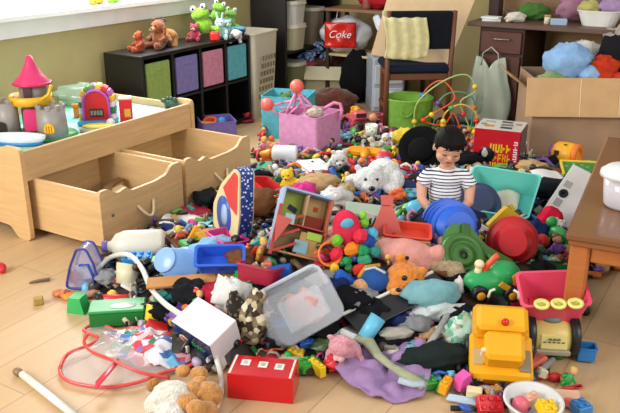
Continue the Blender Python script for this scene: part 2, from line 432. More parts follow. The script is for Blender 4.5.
tag(obj('cloth_bag', MB().ball((.14, .2, .03), (0, 0, 0)), M('3c332c', 'fabric'), None, TT(.14, .8, .09), (0, 0, 60)), 'flat black cloth bag on the bottom of the far drawer', 'bag')

# ---------------------------------------------------------------- cube shelf with fabric doors
BLK = M('15130f', 'plastic'); BLK2 = M('1d1a17', 'matte')
cs = thing('cube_shelf', 'black two-row cube storage shelf with coloured fabric doors under the window', 'shelf', Q(0, 0), (0, 0, math.degrees(AZ)))
SL, SD, SHh = 1.07, .30, .595
fr = MB()
fr.box((SD, SL, .022), (-SD / 2, -SL / 2, SHh - .011), bev=.002); fr.box((SD, SL, .022), (-SD / 2, -SL / 2, .02), bev=.002)
fr.box((SD - .01, SL - .03, .016), (-SD / 2, -SL / 2, .30), bev=.002); fr.box((.006, SL - .01, SHh - .02), (-SD + .004, -SL / 2, SHh / 2), bev=.001)
obj('frame', fr, BLK, cs)
for i in range(5): obj('upright', MB().box((SD, .022, SHh - .022), (-SD / 2 - .001, -SL + .011 + i * (SL - .022) / 4, SHh / 2), bev=.002), BLK, cs)
for i, (c, n) in enumerate((('93ad5c', 'green'), ('837bb0', 'purple'), ('d48ca0', 'pink'), ('66b4bc', 'teal'))):
    y = -SL + .011 + (i + .5) * (SL - .022) / 4
    d = obj('cube_door', MB().box((.02, .205, .225), (-.012, y, .432), bev=.006), M(c, 'fabric'), cs); d['label'] = n + ' fabric door'
    obj('door_pull', MB().box((.006, .05, .012), (.001, y, .50), bev=.002), M(c, 'fabric'), d)

# ---------------------------------------------------------------- dark bookcase in the corner with bins
bk = thing('bookcase', 'tall black-brown bookcase in the corner behind the hamper', 'bookcase', Q(.50, -.335), (0, 0, math.degrees(AZ)))
DKW = M('1b1714', 'wood')
obj('side_panel', MB().box((.31, .025, 1.9), (.155, .0, .95), bev=.002), DKW, bk)
obj('side_panel', MB().box((.31, .025, 1.9), (.155, .80, .95), bev=.002), DKW, bk)
obj('back_panel', MB().box((.01, .8, 1.9), (.006, .40, .95), bev=.001), DKW, bk)
for z in (.05, .40, .80, 1.2, 1.6): obj('shelf_board', MB().box((.30, .79, .022), (.155, .40, z), bev=.002), DKW, bk)
CREAM = M('cfc9b4', 'plastic'); CREAM2 = M('b9b39c', 'plastic')
def lidbin(a, b, z, r, h, label, col, rot=0):
    t = thing('storage_bin', label, 'storage bin', Q(a, b, z), (0, 0, math.degrees(AZ) + rot), 'lidded bins on the corner bookcase')
    obj('tub', MB().tub(r * 2, r * 1.6, h, rc=.35, taper=.88), M(col, 'plastic'), t)
    obj('lid', MB().tub(r * 2.06, r * 1.66, .025, rc=.35, taper=1.0, T=TR((0, 0, h + .024), (180, 0, 0))), CREAM, t)
lidbin(.67, -.13, .412, .135, .165, 'lower cream lidded storage bin on the bookcase shelf', 'b9b290')
lidbin(.67, -.13, .60, .135, .15, 'upper pale grey lidded storage bin stacked on the bookcase', 'c6c3b8')
lidbin(.67, -.13, .812, .12, .10, 'cream lidded bin at the very top of the bin stack', 'b7a98b')
lidbin(1.0, -.14, .412, .12, .26, 'tall brown grey bin behind the two stacked cream bins', '8b7f6c')
lidbin(.72, -.14, .062, .12, .22, 'olive lidded bin on the bottom bookcase shelf', '77784e')
# laundry hamper
lh = thing('laundry_hamper', 'tall cream perforated laundry hamper beside the black cube shelf', 'hamper', Q(.17, -.12), (0, 0, math.degrees(AZ) + 4))
hb = MB().tub(.27, .34, .60, taper=.82, rc=.12, rim=.008)
obj('hamper_body', hb, M('d5cdb4', 'plastic'), lh)
holes = MB()
for i in range(6):
    for j in range(4): holes.box((.018, .004, .034), (-.06 + j * .04, -.149 - .0135 * i * .7, .15 + i * .055), bev=.001, rot=(4, 0, 0))
for i in range(6):
    for j in range(5): holes.box((.004, .018, .034), (.118 + .0115 * i * .62, -.08 + j * .04, .15 + i * .055), bev=.001, rot=(0, 0, 0))
obj('vent_grille', holes, M('84785a', 'matte'), lh)

# ---------------------------------------------------------------- low wooden shelf by the back wall with carrier bag
WBR = M('8a5a3a', 'wood')
ws = thing('side_table', 'brown wooden shelf table behind the bag against the back wall', 'table', Q(1.02, .36), (0, 0, math.degrees(AZ)))
obj('tabletop', MB().box((.72, .34, .022), (.1, 0, .70), bev=.003), M('8d6444', 'wood'), ws)
obj('shelf_board', MB().box((.70, .32, .018), (.1, 0, .36), bev=.003), M('d2b887', 'wood'), ws)
for x in (-.24, .44):
    for y in (-.15, .15): obj('leg', MB().box((.03, .03, .69), (x, y, .345), bev=.003), M('3a2a1e', 'wood'), ws)
def crumple(rx, ry, rz, seed=0, amp=.25, n=28, f=2.2):
    """a crumpled bag-like lump, base at z=0"""
    mb = MB(); pr = []; k = n // 2; vs = []; fs = []
    for j in range(k + 1):
        th = PI * j / k
        for i in range(n):
            ph = 2 * PI * i / n; d = Vector((math.sin(th) * math.cos(ph), math.sin(th) * math.sin(ph), -math.cos(th)))
            q = 1 + amp * noise.noise(d * f + Vector((seed * 3.1, seed, 0))) + amp * .6 * abs(noise.noise(d * f * 2.7 + Vector((seed, 0, seed * 2))))
            vs.append((d.x * rx * q, d.y * ry * q, rz + max(-rz, d.z * rz * q)))
    for j in range(k):
        for i in range(n):
            l = (i + 1) % n; fs.append((j * n + i, j * n + l, (j + 1) * n + l, (j + 1) * n + i))
    return mb.add(vs, fs, 0, True)
cb = thing('carrier_bag', 'red and white plastic drinks carrier bag on the shelf by the back wall', 'bag', Q(.98, .22, .37), (0, 0, math.degrees(AZ) + 25))
obj('bag_body', crumple(.20, .10, .135, 3, .18), M('dfe3e4', 'vinyl'), cb)
rp = MB().sheet(lambda u, v: ((u - .5) * .24 - .04, -.112 - .02 * math.sin(u * PI) + .012 * math.sin(u * 9) * math.sin(v * 7), .05 + v * .19), 14, 10, .006)
obj('printed_panel', rp, M('d5261b', 'vinyl'), cb)
lettering('Coke', .078, M('f4ece8', 'vinyl'), cb, (-.045, -.140, .15), (90, 0, 0), .002, .35)
obj('bag_handle', MB().tube([(-.08, 0, .24), (-.07, 0, .31), (0, .01, .33), (.05, 0, .30), (.06, 0, .24)], .012, 6, flat=.4), M('e8e8e8', 'vinyl'), cb)
tag(obj('folded_towel', MB().sheet(lambda u, v: ((u - .5) * .10 + .16 * (1 - v), (v - .5) * .1 + .02 * math.sin(u * 12), -.02 + .30 * v + .02 * math.sin(u * 14 + v * 5)), 14, 14, .012), spots('e9eaf1', 'a9b6d8', 60, .2, 'fabric'), None, Q(.84, .56, .40), (0, 0, -20)), 'white towel with blue specks hanging beside the cardboard sheet', 'towel')
tag(obj('red_blanket', crumple(.17, .10, .06, 8, .3), M('b3202a', 'fabric'), None, Q(1.0, .5, .712), (0, 0, -30)), 'red blanket bundled on top of the brown shelf table', 'blanket')
tg = thing('drinks_glass', 'reddish glass jar standing on the brown shelf table edge', 'jar', Q(.93, .42, .712))
obj('jar_body', MB().lathe([(.03, 0), (.035, .02), (.035, .1), (.028, .12), (.028, .13), (0, .13)], 16), M('9b5a50', 'gloss'), tg); obj('lid', MB().cyl(.031, .018, (0, 0, .138)), M('c9b7a8', 'metal'), tg)
# cardboard box with flowers
fb = thing('cardboard_box', 'beige open cardboard box holding blue flowers near the hamper', 'box', at(327, 96, 0), (0, 0, -8))
obj('box_body', MB().tub(.34, .26, .24, taper=1.0, rc=.02, rim=.001), M('c5bb98', 'card'), fb)
obj('box_flap', MB().box((.32, .12, .004), (0, -.17, .215), (50, 0, 0)), M('cfc5a4', 'card'), fb)
tag(obj('brown_cloth', crumple(.15, .10, .06, 4, .3), M('5b3a33', 'fabric'), None, at(327, 96, 0) + Vector((-.01, .02, .20))), 'brown cloth heaped in the open cardboard box of flowers', 'cloth')
hy = thing('hydrangea_bouquet', 'pale blue artificial hydrangea bouquet lying on the brown cloth', 'flowers', at(327, 96, 0) + Vector((-.07, 0, .30)))
for i, (x, y, z) in enumerate(((-.07, -.03, .03), (.0, 0, .09), (.06, -.03, .02), (-.12, .02, .0))):
    mb = MB()
    for k in range(46):
        d = Vector((rnd.gauss(0, 1), rnd.gauss(0, 1), rnd.gauss(0, 1))).normalized(); c = Vector((x, y, z)) + d * .042
        mb.ball((.014, .014, .006), c, k % 2, 6, (math.degrees(d.y) * 1.2, math.degrees(d.x) * 1.2, k * 30))
    obj('flower_head', mb, [M('8fa7dd', 'fabric'), M('b9c6ee', 'fabric')], hy)
mb = MB()
for k in range(46):
    a = rnd.random() * 2 * PI; rr = rnd.uniform(.07, .2)
    mb.ball((.045, .016, .004), (math.cos(a) * rr + .06, math.sin(a) * .08 + .05, rnd.uniform(-.05, .10)), 0, 8, (rnd.uniform(-50, 50), rnd.uniform(-50, 50), math.degrees(a)))
obj('leaves', mb, M('1d3a24', 'fabric'), hy)
obj('stem', MB().tube([(-.02, 0, 0), (.05, .03, -.03), (.14, .04, -.04)], .006, 6), M('2e4a2a'), hy)
tag(obj('red_scarf', crumple(.07, .04, .025, 5, .35), M('b04458', 'fabric'), None, at(327, 96, 0) + Vector((-.15, -.06, .24))), 'small red scarf under the blue flowers at the box edge', 'scarf')

# ---------------------------------------------------------------- desk
DW = M('5a2f20', 'wood'); DWD = M('3c2018', 'wood')
dk = thing('desk', 'dark reddish brown wooden desk with drawers against the back wall', 'desk', Q(.60, 1.40), (0, 0, math.degrees(AZ)))
obj('desktop', MB().box((2.0, .60, .028), (1.0 - .06, .28, .696), bev=.004), M('5e4334', 'wood'), dk)
pd = obj('pedestal', MB().box((.30, .52, .68), (.16, .30, .34), bev=.003), DWD, dk)
for z, hh, nm in ((.585, .14, 'drawer'), (.30, .40, 'drawer')):
    d = obj(nm, MB().box((.27, .02, hh), (.16, .032, z), bev=.004), DW, dk)
    obj('drawer_handle', MB().tube([(.10, .02, z + hh * .18), (.10, .002, z + hh * .16), (.22, .002, z + hh * .16), (.22, .02, z + hh * .18)], .005, 6), M('b9a99a', 'metal'), d)
obj('modesty_panel', MB().box((.60, .02, .5), (.66, .52, .42), bev=.003), M('b8935a', 'wood'), dk)
pe = obj('pedestal', MB().box((.06, .5, .68), (.86, .30, .34), bev=.003), M('7a5a3c', 'wood'), dk)
obj('shelf_panel', MB().box((.9, .02, .6), (1.40, .50, .36), bev=.003), DWD, dk)
obj('hutch_post', MB().box((.07, .1, .6), (.02, .3, 1.0), bev=.004), DWD, dk)
obj('hutch_back', MB().box((1.9, .02, .6), (.95, .55, 1.0), bev=.004), M('94734c', 'wood'), dk)
def DK(x, y, z): return Q(.60 + y, 1.40 + x, z)
# ================================================================ toys on the train table
def deg(a): return math.degrees(a)
TZ = .356
GREY = M('9b948c', 'plastic'); GREY2 = M('857f78', 'plastic')
ca = thing('toy_castle', 'grey plastic toy castle with pink cone roof on the train table', 'toy castle', at(48, 137, TZ), (0, 0, 6), sc=1.04)
obj('moat_base', MB().lathe([(0, 0), (.20, 0), (.21, .012), (.20, .025), (0, .028)], 28, c=(-.03, 0, 0), sc=(.8, .52, 1)), M('4f9a5a'), ca)
bt = obj('boat_hull', MB().lathe([(0, 0), (.09, 0), (.125, .03), (.13, .045), (.12, .045), (.11, .03), (0, .025)], 24, c=(-.10, -.12, .0), sc=(1, .36, 1), rot=(0, 0, -12)), M('e6eef2'), ca); bt['label'] = 'white boat hull with blue waterline'
obj('hull_stripe', MB().lathe([(.088, .0), (.108, .006), (.112, .018), (.10, .018)], 24, c=(-.10, -.12, .0), sc=(1.03, .38, 1), rot=(0, 0, -12)), M('2f7fc1'), bt)
def tower(x, y, r, z0, h, cren=8, tp=.92):
    mb = MB().lathe([(0, z0), (r, z0), (r * tp, z0 + h), (r * tp * .8, z0 + h), (r * tp * .8, z0 + h - .02), (0, z0 + h - .02)], 20, c=(x, y, 0))
    for k in range(cren):
        a = 2 * PI * k / cren; mb.box((r * .34, r * .2, .022), (x + r * tp * .92 * math.cos(a), y + r * tp * .92 * math.sin(a), z0 + h + .006), (0, 0, deg(a) + 90), bev=.003)
    return obj('tower', mb, GREY, ca)
t1 = tower(.035, -.04, .068, .02, .125); tower(-.165, .0, .05, .02, .145, 6)
obj('tower', MB().lathe([(0, .02), (.062, .02), (.055, .15), (.062, .19), (.06, .235), (0, .24)], 20, c=(-.055, .06, 0)), GREY2, ca)
rf = obj('cone_roof', MB().lathe([(.085, .235), (.082, .245), (.05, .275), (.022, .33), (.012, .36), (0, .365)], 22, c=(-.055, .06, 0)), M('e0376f'), ca)
obj('roof_rim', MB().lathe([(.07, .228), (.088, .236), (.084, .246), (.06, .24)], 22, c=(-.055, .06, 0)), M('c72a5e'), rf)
bc = MB().lathe([(.05, .145), (.092, .15), (.096, .19), (.09, .19), (.086, .158), (.05, .155)], 16, c=(-.065, .045, 0))
obj('balcony', bc, M('e9b520'), ca)
obj('flag_crane', MB().tube([(-.03, -.02, .16), (.03, -.02, .20), (.045, -.02, .24)], .008, 6), M('efc02a'), ca)
obj('arched_window', MB().prism(rounded([(-.018, 0), (.018, 0), (.018, .05), (0, .065), (-.018, .05)], .012), .01, T=TR((-.065, -.003, .18))), M('4a3238'), ca)
obj('castle_door', MB().prism(rounded([(-.032, 0), (.032, 0), (.028, .10), (-.028, .10)], .012), .012, T=TR((-.06, -.02, .035), (0, 0, 5))), M('e23a78'), ca)
obj('castle_door', MB().prism(rounded([(-.022, 0), (.022, 0), (.022, .03), (0, .048), (-.022, .03)], .01), .01, T=TR((.035, -.107, .045))), M('f0b81c'), ca)
mb = MB()
for k in range(3): mb.box((.004, .003, .03), (.024 + k * .011, -.113, .062), bev=.001)
obj('door_bars', mb, M('b5760e'), ca)
obj('wall_section', MB().box((.13, .03, .10), (-.06, .09, .07), bev=.004), GREY2, ca)
obj('dark_arch', MB().prism(rounded([(-.02, 0), (.02, 0), (.018, .05), (-.012, .06)], .01), .01, T=TR((-.18, -.05, .03), (0, 0, 10))), M('28211f'), ca)
tag(obj('plastic_bag', crumple(.13, .08, .055, 12, .35), M('9fb59a', 'vinyl', .75), None, at(80, 104, TZ), (0, 0, 10)), 'crumpled grey green plastic bag behind the toy jukebox', 'bag')
# jukebox playset
jk = thing('toy_jukebox', 'red toy jukebox with rainbow striped arch on the train table', 'toy jukebox', at(99, 123, TZ), (0, 0, 6), sc=1.12)
def arch(w_, h_, n=12): return [(-w_, 0), (w_, 0)] + [(w_ * math.cos(PI * k / n), h_ + w_ * math.sin(PI * k / n)) for k in range(n + 1)]
obj('arch_body', MB().prism(arch(.055, .085), .06, T=TR((0, 0, .015))), M('d3202a'), jk)
rb = MB(); cl = ['f3e2e6', '2e8a4c', 'f0e7f2', 'e9b93a', 'b65aa4', 'dd2f37', 'efc24a', '8f8d8a', '5b9c45', 'e8b23a']
path = [(.068, z) for z in (0, .03, .06)] + [(.068 * math.cos(PI * k / 8), .085 + .068 * math.sin(PI * k / 8)) for k in range(9)] + [(-.068, z) for z in (.06, .03, 0)]
for i in range(len(path) - 1):
    (x1, z1), (x2, z2) = path[i], path[i + 1]
    rb.box((math.hypot(x2 - x1, z2 - z1) + .004, .066, .026), ((x1 + x2) / 2, .012, .015 + (z1 + z2) / 2), (0, -deg(math.atan2(z2 - z1, x2 - x1)), 0), m=i % len(cl), bev=.006)
obj('striped_arch', rb, [M(c) for c in cl], jk)
obj('purple_trim', MB().tube([(x * .82, -.034, .015 + (z if z < .08 else .085 + (z - .085) * .82)) for x, z in path], .006, 8), M('b453b8'), jk)
obj('song_display', MB().box((.06, .008, .036), (0, -.032, .055), bev=.003), M('2f2d2b'), jk)
mb = MB()
for k in range(4): mb.box((.011, .003, .022), (-.021 + k * .014, -.037, .055), bev=.001)
obj('display_tiles', mb, M('8e8f86'), jk)
obj('base', MB().box((.17, .10, .022), (0, -.01, .011), bev=.006), M('3ea8dc'), jk)
tw = thing('toy_telephone_box', 'small red box tower standing beside the toy jukebox', 'toy building', at(127, 122, TZ), (0, 0, 10), sc=1.05)
obj('body', MB().box((.06, .05, .115), (0, 0, .0575), bev=.004), M('d21f2b'), tw)
obj('cap', MB().box((.064, .054, .012), (0, 0, .12), bev=.004), M('e8d8d0'), tw)
obj('side_panel', MB().box((.03, .004, .04), (.008, -.026, .05), bev=.002), M('d4a23a'), tw)
yb = thing('toy_play_base', 'yellow oval toy base with grey rim in front of the jukebox', 'toy', at(99, 131, TZ), (0, 0, 12), sc=.75)
obj('base', MB().lathe([(0, 0), (.12, 0), (.125, .015), (.11, .028), (0, .03)], 26, sc=(1, .5, 1)), M('b8b4a8'), yb)
obj('deck', MB().lathe([(0, .03), (.105, .03), (.10, .042), (0, .042)], 26, sc=(1, .5, 1)), M('eccb3a'), yb)
tag(obj('toy_arch_blocks', MB().box((.03, .03, .05), (0, 0, .025)).box((.03, .03, .05), (.05, 0, .025)).box((.09, .03, .02), (.025, 0, .06)), M('e08b1f'), None, at(77, 117, TZ), (0, 0, 15)), 'small orange arch toy between the castle and jukebox', 'toy block')
tag(obj('white_ball', MB().ball(.022, (0, 0, .022)), M('e8e6dd'), None, at(111, 127, TZ)), 'small white ball by the rim of the train table', 'ball')
dg = thing('toy_dinosaur', 'small dark green toy dinosaur on the far train table rim', 'toy animal', at(172, 110, TZ), (0, 0, -15))
obj('dino_body', MB().ball((.045, .022, .025), (0, 0, .035)).ball((.02, .014, .014), (-.045, 0, .05)).tube([(.03, 0, .035), (.06, 0, .03), (.085, 0, .02)], lambda t: .014 * (1 - t * .8)).ball(.012, (-.02, 0, .062)).ball(.012, (.0, 0, .064)).ball(.012, (.02, 0, .06)), M('31503b'), dg)
for x, y in ((-.025, -.012), (-.025, .012), (.025, -.012), (.025, .012)): obj('leg', MB().cyl(.009, .03, (x, y, .015), n=8), M('2b4735'), dg)

# ================================================================ soft toys on the cube shelf
def SF(a, b): return Q(a, b, SHh)
def plush(name, label, loc, rot, col, muzzle=None, size=1.0, ears='round', group=None, pose='sit', inner=None, eyes=True, cat='soft toy', belly=None, vox=.005, foot=None):
    """seated soft animal about .2 m tall at size 1, facing local -y"""
    t = thing(name, label, cat, loc, rot, group)
    s = size; mu = muzzle or col
    b = MB().ball((.062 * s, .055 * s, .075 * s), (0, 0, .07 * s), n=20)
    if pose == 'sit':
        for x in (-1, 1):
            b.tube([(x * .035 * s, -.01 * s, .03 * s), (x * .06 * s, -.06 * s, .025 * s), (x * .07 * s, -.10 * s, .025 * s)], .024 * s, 10)
            b.ball((.025 * s, .02 * s, .032 * s), (x * .072 * s, -.108 * s, .033 * s))
            b.tube([(x * .045 * s, 0, .11 * s), (x * .075 * s, -.03 * s, .08 * s), (x * .07 * s, -.07 * s, .065 * s)], .018 * s, 10)
    else:
        for x in (-1, 1):
            b.tube([(x * .04 * s, 0, .02 * s), (x * .075 * s, -.01 * s, -.03 * s), (x * .085 * s, -.02 * s, -.06 * s)], .022 * s, 10)
            b.tube([(x * .045 * s, 0, .11 * s), (x * .09 * s, -.01 * s, .12 * s), (x * .12 * s, -.015 * s, .13 * s)], .018 * s, 10)
    b.ball((.056 * s, .05 * s, .05 * s), (0, -.015 * s, .165 * s), n=20)
    if ears == 'round':
        for x in (-1, 1): b.ball((.02 * s, .011 * s, .02 * s), (x * .042 * s, 0, .205 * s))
    elif ears == 'long':
        for x in (-1, 1): b.tube([(x * .04 * s, 0, .19 * s), (x * .065 * s, -.005 * s, .16 * s), (x * .07 * s, -.01 * s, .115 * s)], .014 * s, 8)
    elif ears == 'up':
        for x in (-1, 1): b.tube([(x * .02 * s, 0, .20 * s), (x * .03 * s, 0, .24 * s), (x * .035 * s, 0, .275 * s)], .013 * s, 8)
    bo = obj('body', b, M(col, 'plush'), t); lump(bo, vox * max(.6, s), 4, .004 * s, .02)
    mz = obj('muzzle', MB().ball((.026 * s, .024 * s, .02 * s), (0, -.06 * s, .152 * s)), M(mu, 'plush'), t)
    obj('nose', MB().ball((.009 * s, .006 * s, .007 * s), (0, -.083 * s, .158 * s), n=10), M('171310', 'gloss'), mz)
    if eyes:
        for x in (-1, 1): obj('eye', MB().ball(.0065 * s, (x * .022 * s, -.062 * s, .178 * s), n=10), M('120f0e', 'gloss'), t)
    if belly: obj('belly', MB().ball((.045 * s, .02 * s, .055 * s), (0, -.042 * s, .07 * s)), M(belly, 'plush'), t)
    if foot:
        for x in (-1, 1): obj('paw', MB().ball((.03 * s, .022 * s, .037 * s), (x * .072 * s, -.112 * s, .033 * s)), M(foot, 'plush'), t)
    return t
plush('plush_dog', 'brown plush dog with drooping ears on the cube shelf', SF(-.76, -.13), (0, 0, -35), '8a4e28', 'b98352', .78, 'long')
plush('plush_bear', 'orange brown plush bear at the shelf end below the window', SF(-.92, -.14), (0, 0, -60), 'a8471c', 'c76a2a', .55, 'round')
plush('plush_lion_cub', 'tan plush cub lying on the shelf beside the brown dog', SF(-.60, -.13) + Vector((0, 0, .04)), (70, 0, -60), 'b5793f', 'caa06a', .8, 'round')
plush('plush_monkey', 'dark brown plush monkey slumped behind the plush dog', SF(-.68, -.20), (0, 0, 10), '5f3a26', 'a67b54', .75, 'round')
def frog(name, label, loc, rz, col, s=1.0, tilt=0):
    t = thing(name, label, 'soft toy', loc, (0, tilt, rz))
    b = MB().ball((.055 * s, .05 * s, .055 * s), (0, 0, .055 * s)).ball((.06 * s, .045 * s, .04 * s), (0, -.01 * s, .125 * s))
    for x in (-1, 1):
        b.ball(.022 * s, (x * .033 * s, -.01 * s, .165 * s)); b.tube([(x * .04 * s, 0, .03 * s), (x * .085 * s, -.03 * s, .02 * s), (x * .09 * s, -.07 * s, .012 * s)], .016 * s, 8)
    o = obj('body', b, M(col, 'plush'), t); lump(o, .004 * max(.7, s), 3)
    for x in (-1, 1):
        e = obj('eye', MB().ball((.017 * s, .012 * s, .017 * s), (x * .033 * s, -.028 * s, .168 * s)), M('f2f2ee'), t)
        obj('pupil', MB().ball((.008 * s, .004 * s, .008 * s), (x * .031 * s, -.039 * s, .168 * s), n=8), M('121212', 'gloss'), e)
    obj('smile', MB().tube([(.035 * s * math.sin(a), -.052 * s + .0 * a, .122 * s - .014 * s * math.cos(a)) for a in (-1.2, -.6, 0, .6, 1.2)], .0025 * s, 6), M('2d5a1c'), t)
    return t
frog('plush_frog', 'large lime green plush frog at the middle of the soft toy heap', SF(-.32, -.12) + Vector((0, 0, .035)), -5, '86c034', 1.05, -14)
frog('plush_frog', 'green plush frog perched highest in the soft toy heap', SF(-.18, -.15) + Vector((0, 0, .10)), -5, '7eb83a', .78, 18)
frog('plush_frog', 'pale green plush frog sitting above the blue boat toy', SF(-.06, -.13) + Vector((0, 0, .055)), 10, '8fc85a', .72, 10)
def lumpy(name, label, cat, loc, dims, col, seed=1, kind='plush', rz=0, amp=.2, group=None, alpha=None, rot=None):
    return tag(obj(name, crumple(*dims, seed, amp), M(col, kind, alpha), None, loc, rot or (0, 0, rz)), label, cat, group)
plush('plush_rabbit', 'white and aqua plush rabbit below the big frog', SF(-.25, -.06), (0, 0, 0), 'bfe0dc', 'f1f1ee', .62, 'up')
plush('plush_kitten', 'mint green plush kitten with white face in the shelf heap', SF(-.16, -.07), (0, 0, 20), '9fd3c4', 'f4f4f0', .55, 'round')
plush('plush_lamb', 'small white plush lamb lying at the shelf front edge', SF(-.14, -.03) + Vector((0, 0, .02)), (75, 0, 20), 'ecebe6', 'f0c8c8', .5, 'long')
plush('plush_mouse', 'dark pink plush mouse behind the red cube', SF(-.40, -.15), (0, 0, -10), 'a83a4a', 'e0a0ac', .5, 'round')
bo = thing('toy_boat', 'navy and sky blue toy boat at the shelf corner near the hamper', 'toy boat', SF(-.05, -.09), (0, 0, -10))
obj('hull', MB().lathe([(0, 0), (.06, 0), (.078, .03), (.078, .04), (0, .04)], 20, sc=(1, .55, 1)), M('1f3f86'), bo)
obj('deck', MB().lathe([(0, .04), (.08, .04), (.08, .055), (.05, .06), (0, .06)], 20, sc=(1, .58, 1)), M('6fb7da'), bo)
tag(obj('toy_cube', MB().box((.06, .06, .06), (0, 0, .03), bev=.012), M('dd2b27'), None, SF(-.34, -.035), (0, 0, 15)), 'bright red toy cube at the shelf front under the frogs', 'toy block')
# toys on the window sill
sy = thing('toy_truck', 'small yellow toy truck on the white window sill', 'toy vehicle', Q(-1.02, -.37, .862), (0, 0, deg(AZ) + 90))
obj('body', MB().box((.09, .035, .025), (0, 0, .025), bev=.005).box((.03, .033, .03), (-.025, 0, .045), bev=.006), M('e8c22a'), sy)
for x in (-.028, .028): obj('wheel', MB().cyl(.014, .04, (x, 0, .014), (90, 0, 0), n=12), M('c9801c'), sy)
sg = thing('toy_train_engine', 'small lime green toy engine on the white window sill', 'toy vehicle', Q(-.88, -.37, .862), (0, 0, deg(AZ) + 90))
obj('body', MB().box((.08, .035, .025), (0, 0, .022), bev=.008).cyl(.013, .05, (-.01, 0, .04), (0, 90, 0)), M('8fd63a'), sg)
for x in (-.022, .022): obj('wheel', MB().cyl(.012, .04, (x, 0, .012), (90, 0, 0), n=12), M('6fae2b'), sg)

# ================================================================ storage bins on the floor
def fbin(name, label, loc, rz, sx, sy, h, col, handle=None, taper=1.0):
    t = thing(name, label, 'storage bin', loc, (0, 0, rz))
    obj('bin_body', MB().tub(sx, sy, h, t=.004, taper=taper, rc=.06, rim=.0025), M(col, 'fabric'), t)
    if handle:
        pts = [(-.045, -sy / 2 * 1.0 - .002, h * .72)] + [(-.045 + .09 * k / 8, -sy / 2 - .016 * math.sin(PI * k / 8), h * .72 - .012 * math.sin(PI * k / 8)) for k in range(9)] + [(.045, -sy / 2 - .002, h * .72)]
        obj('handle', MB().tube(pts, .006, 6, flat=.5), M(handle, 'fabric'), t)
    return t
tb = at(289, 134, 0)
fbin('storage_bin', 'sky blue fabric storage bin behind the pink bin', tb, -14, .30, .27, .275, '63bccb', '4aa3b1')
plush('plush_turtle', 'olive green plush turtle inside the sky blue bin', tb + Vector((-.02, .03, .13)), (0, 0, 30), '5f7d38', '7f9a4c', .68, 'round')
tag(obj('toy_ball', MB().ball(.05, (0, 0, .05)), M('4a3566'), None, tb + Vector((.08, .02, .16))), 'dark purple ball showing over the sky blue bin rim', 'ball')
lumpy('bundled_cloth', 'grey bundled cloth filling the sky blue bin', 'cloth', tb + Vector((0, 0, .02)), (.11, .10, .09), '6f6a66', 3, 'fabric')
pb = at(310, 153, 0)
fbin('storage_bin', 'square pink fabric storage bin in front of the sky blue bin', pb, -34, .275, .275, .26, 'da98c0', None)
lumpy('bundled_blanket', 'pink blanket bundled inside the pink storage bin', 'blanket', pb + Vector((0, 0, .04)), (.11, .11, .105), 'd9a0c0', 9, 'fabric')
tag(obj('knitted_hat', crumple(.05, .04, .03, 6, .3), spots('c9b8a8', '8f9a6a', 90, .3, 'fabric'), None, pb + Vector((.03, -.05, .235))), 'small speckled knitted hat on the pink blanket in the bin', 'hat')
fb2 = thing('toy_ferris_frame', 'pink plastic rod frame with two coral balls above the pink bin', 'toy', pb + Vector((-.05, 0, .245)), (0, 0, -8), sc=1.2)
PK = M('d988b0')
def rod(a, b, r=.006, nm='rod', par=None, mt=None): return obj(nm, MB().tube([a, b], r, 8), mt or PK, par)
A_, B_, C_, D_, E_ = (-.02, -.02, .12), (-.16, -.02, .035), (-.09, -.02, -.03), (.04, -.02, -.02), (.09, -.03, -.03)
for a, b in ((A_, C_), (A_, D_), (A_, (-.05, .03, -.02)), (B_, C_), (B_, (-.09, .02, .05)), ((-.09, .02, .05), (.02, .02, .07)), (C_, (.02, .02, .07)), ((-.11, .02, .02), (.12, .02, .03)), (A_, (.11, .0, -.02))): rod(a, b, .0065, 'rod', fb2)
obj('coral_ball', MB().ball(.035, (A_[0], A_[1], A_[2] + .02)), M('ee6a5e'), fb2); obj('coral_ball', MB().ball(.033, (B_[0] - .01, B_[1], B_[2] + .01)), M('ee6a5e'), fb2)
obj('hook_arm', MB().tube([(.07, .02, 0), (.12, .02, .03), (.16, .02, .055), (.19, .02, .05), (.20, .01, .02), (.195, 0, -.02)], .009, 8), M('d57ba4'), fb2)
pu = at(217, 138, 0)
fbin('storage_bin', 'low purple fabric bin behind the train table end', pu, 18, .22, .22, .13, '7f73b5')
tag(obj('toy_ring', MB().lathe([(.028, -.008), (.045, -.008), (.048, 0), (.045, .008), (.028, .008), (.026, 0), (.028, -.008)], 18), M('d9532a'), None, pu + Vector((-.04, 0, .115)), (20, 0, 0)), 'orange toy ring lying in the purple bin', 'toy ring')
tag(obj('toy_ball', MB().ball(.035, (0, 0, .0)), M('3a86c8'), None, pu + Vector((.03, .03, .10))), 'blue ball resting in the purple bin', 'ball')
lumpy('bundled_cloth', 'violet bundled cloth filling the purple bin', 'cloth', pu + Vector((0, 0, .008)), (.09, .09, .045), '5d5590', 4, 'fabric')
tag(obj('wooden_blocks_tray', MB().box((.08, .05, .02), (0, 0, .01)), M('d88d3c'), None, pu + Vector((-.055, -.045, .098)), (0, 8, 20)), 'small orange tray poking from the purple bin', 'toy')
gb = at(407, 132, 0)
g = thing('storage_basket', 'round lime green fabric storage basket in front of the chair', 'storage basket', gb, (0, 0, 0))
obj('basket_body', MB().lathe([(0, 0), (.148, 0), (.155, .02), (.162, .235), (.166, .24), (.160, .244), (.150, .235), (.145, .01), (0, .01)], 36), M('86b74a', 'fabric'), g)
for a0 in (-2.0, .9): obj('handle', MB().tube([((.166 + .02 * math.sin(PI * k / 8)) * math.cos(a0 + k * .06), (.166 + .02 * math.sin(PI * k / 8)) * math.sin(a0 + k * .06), .17 - .025 * math.sin(PI * k / 8)) for k in range(9)], .007, 6), M('6d9a3a', 'fabric'), g)
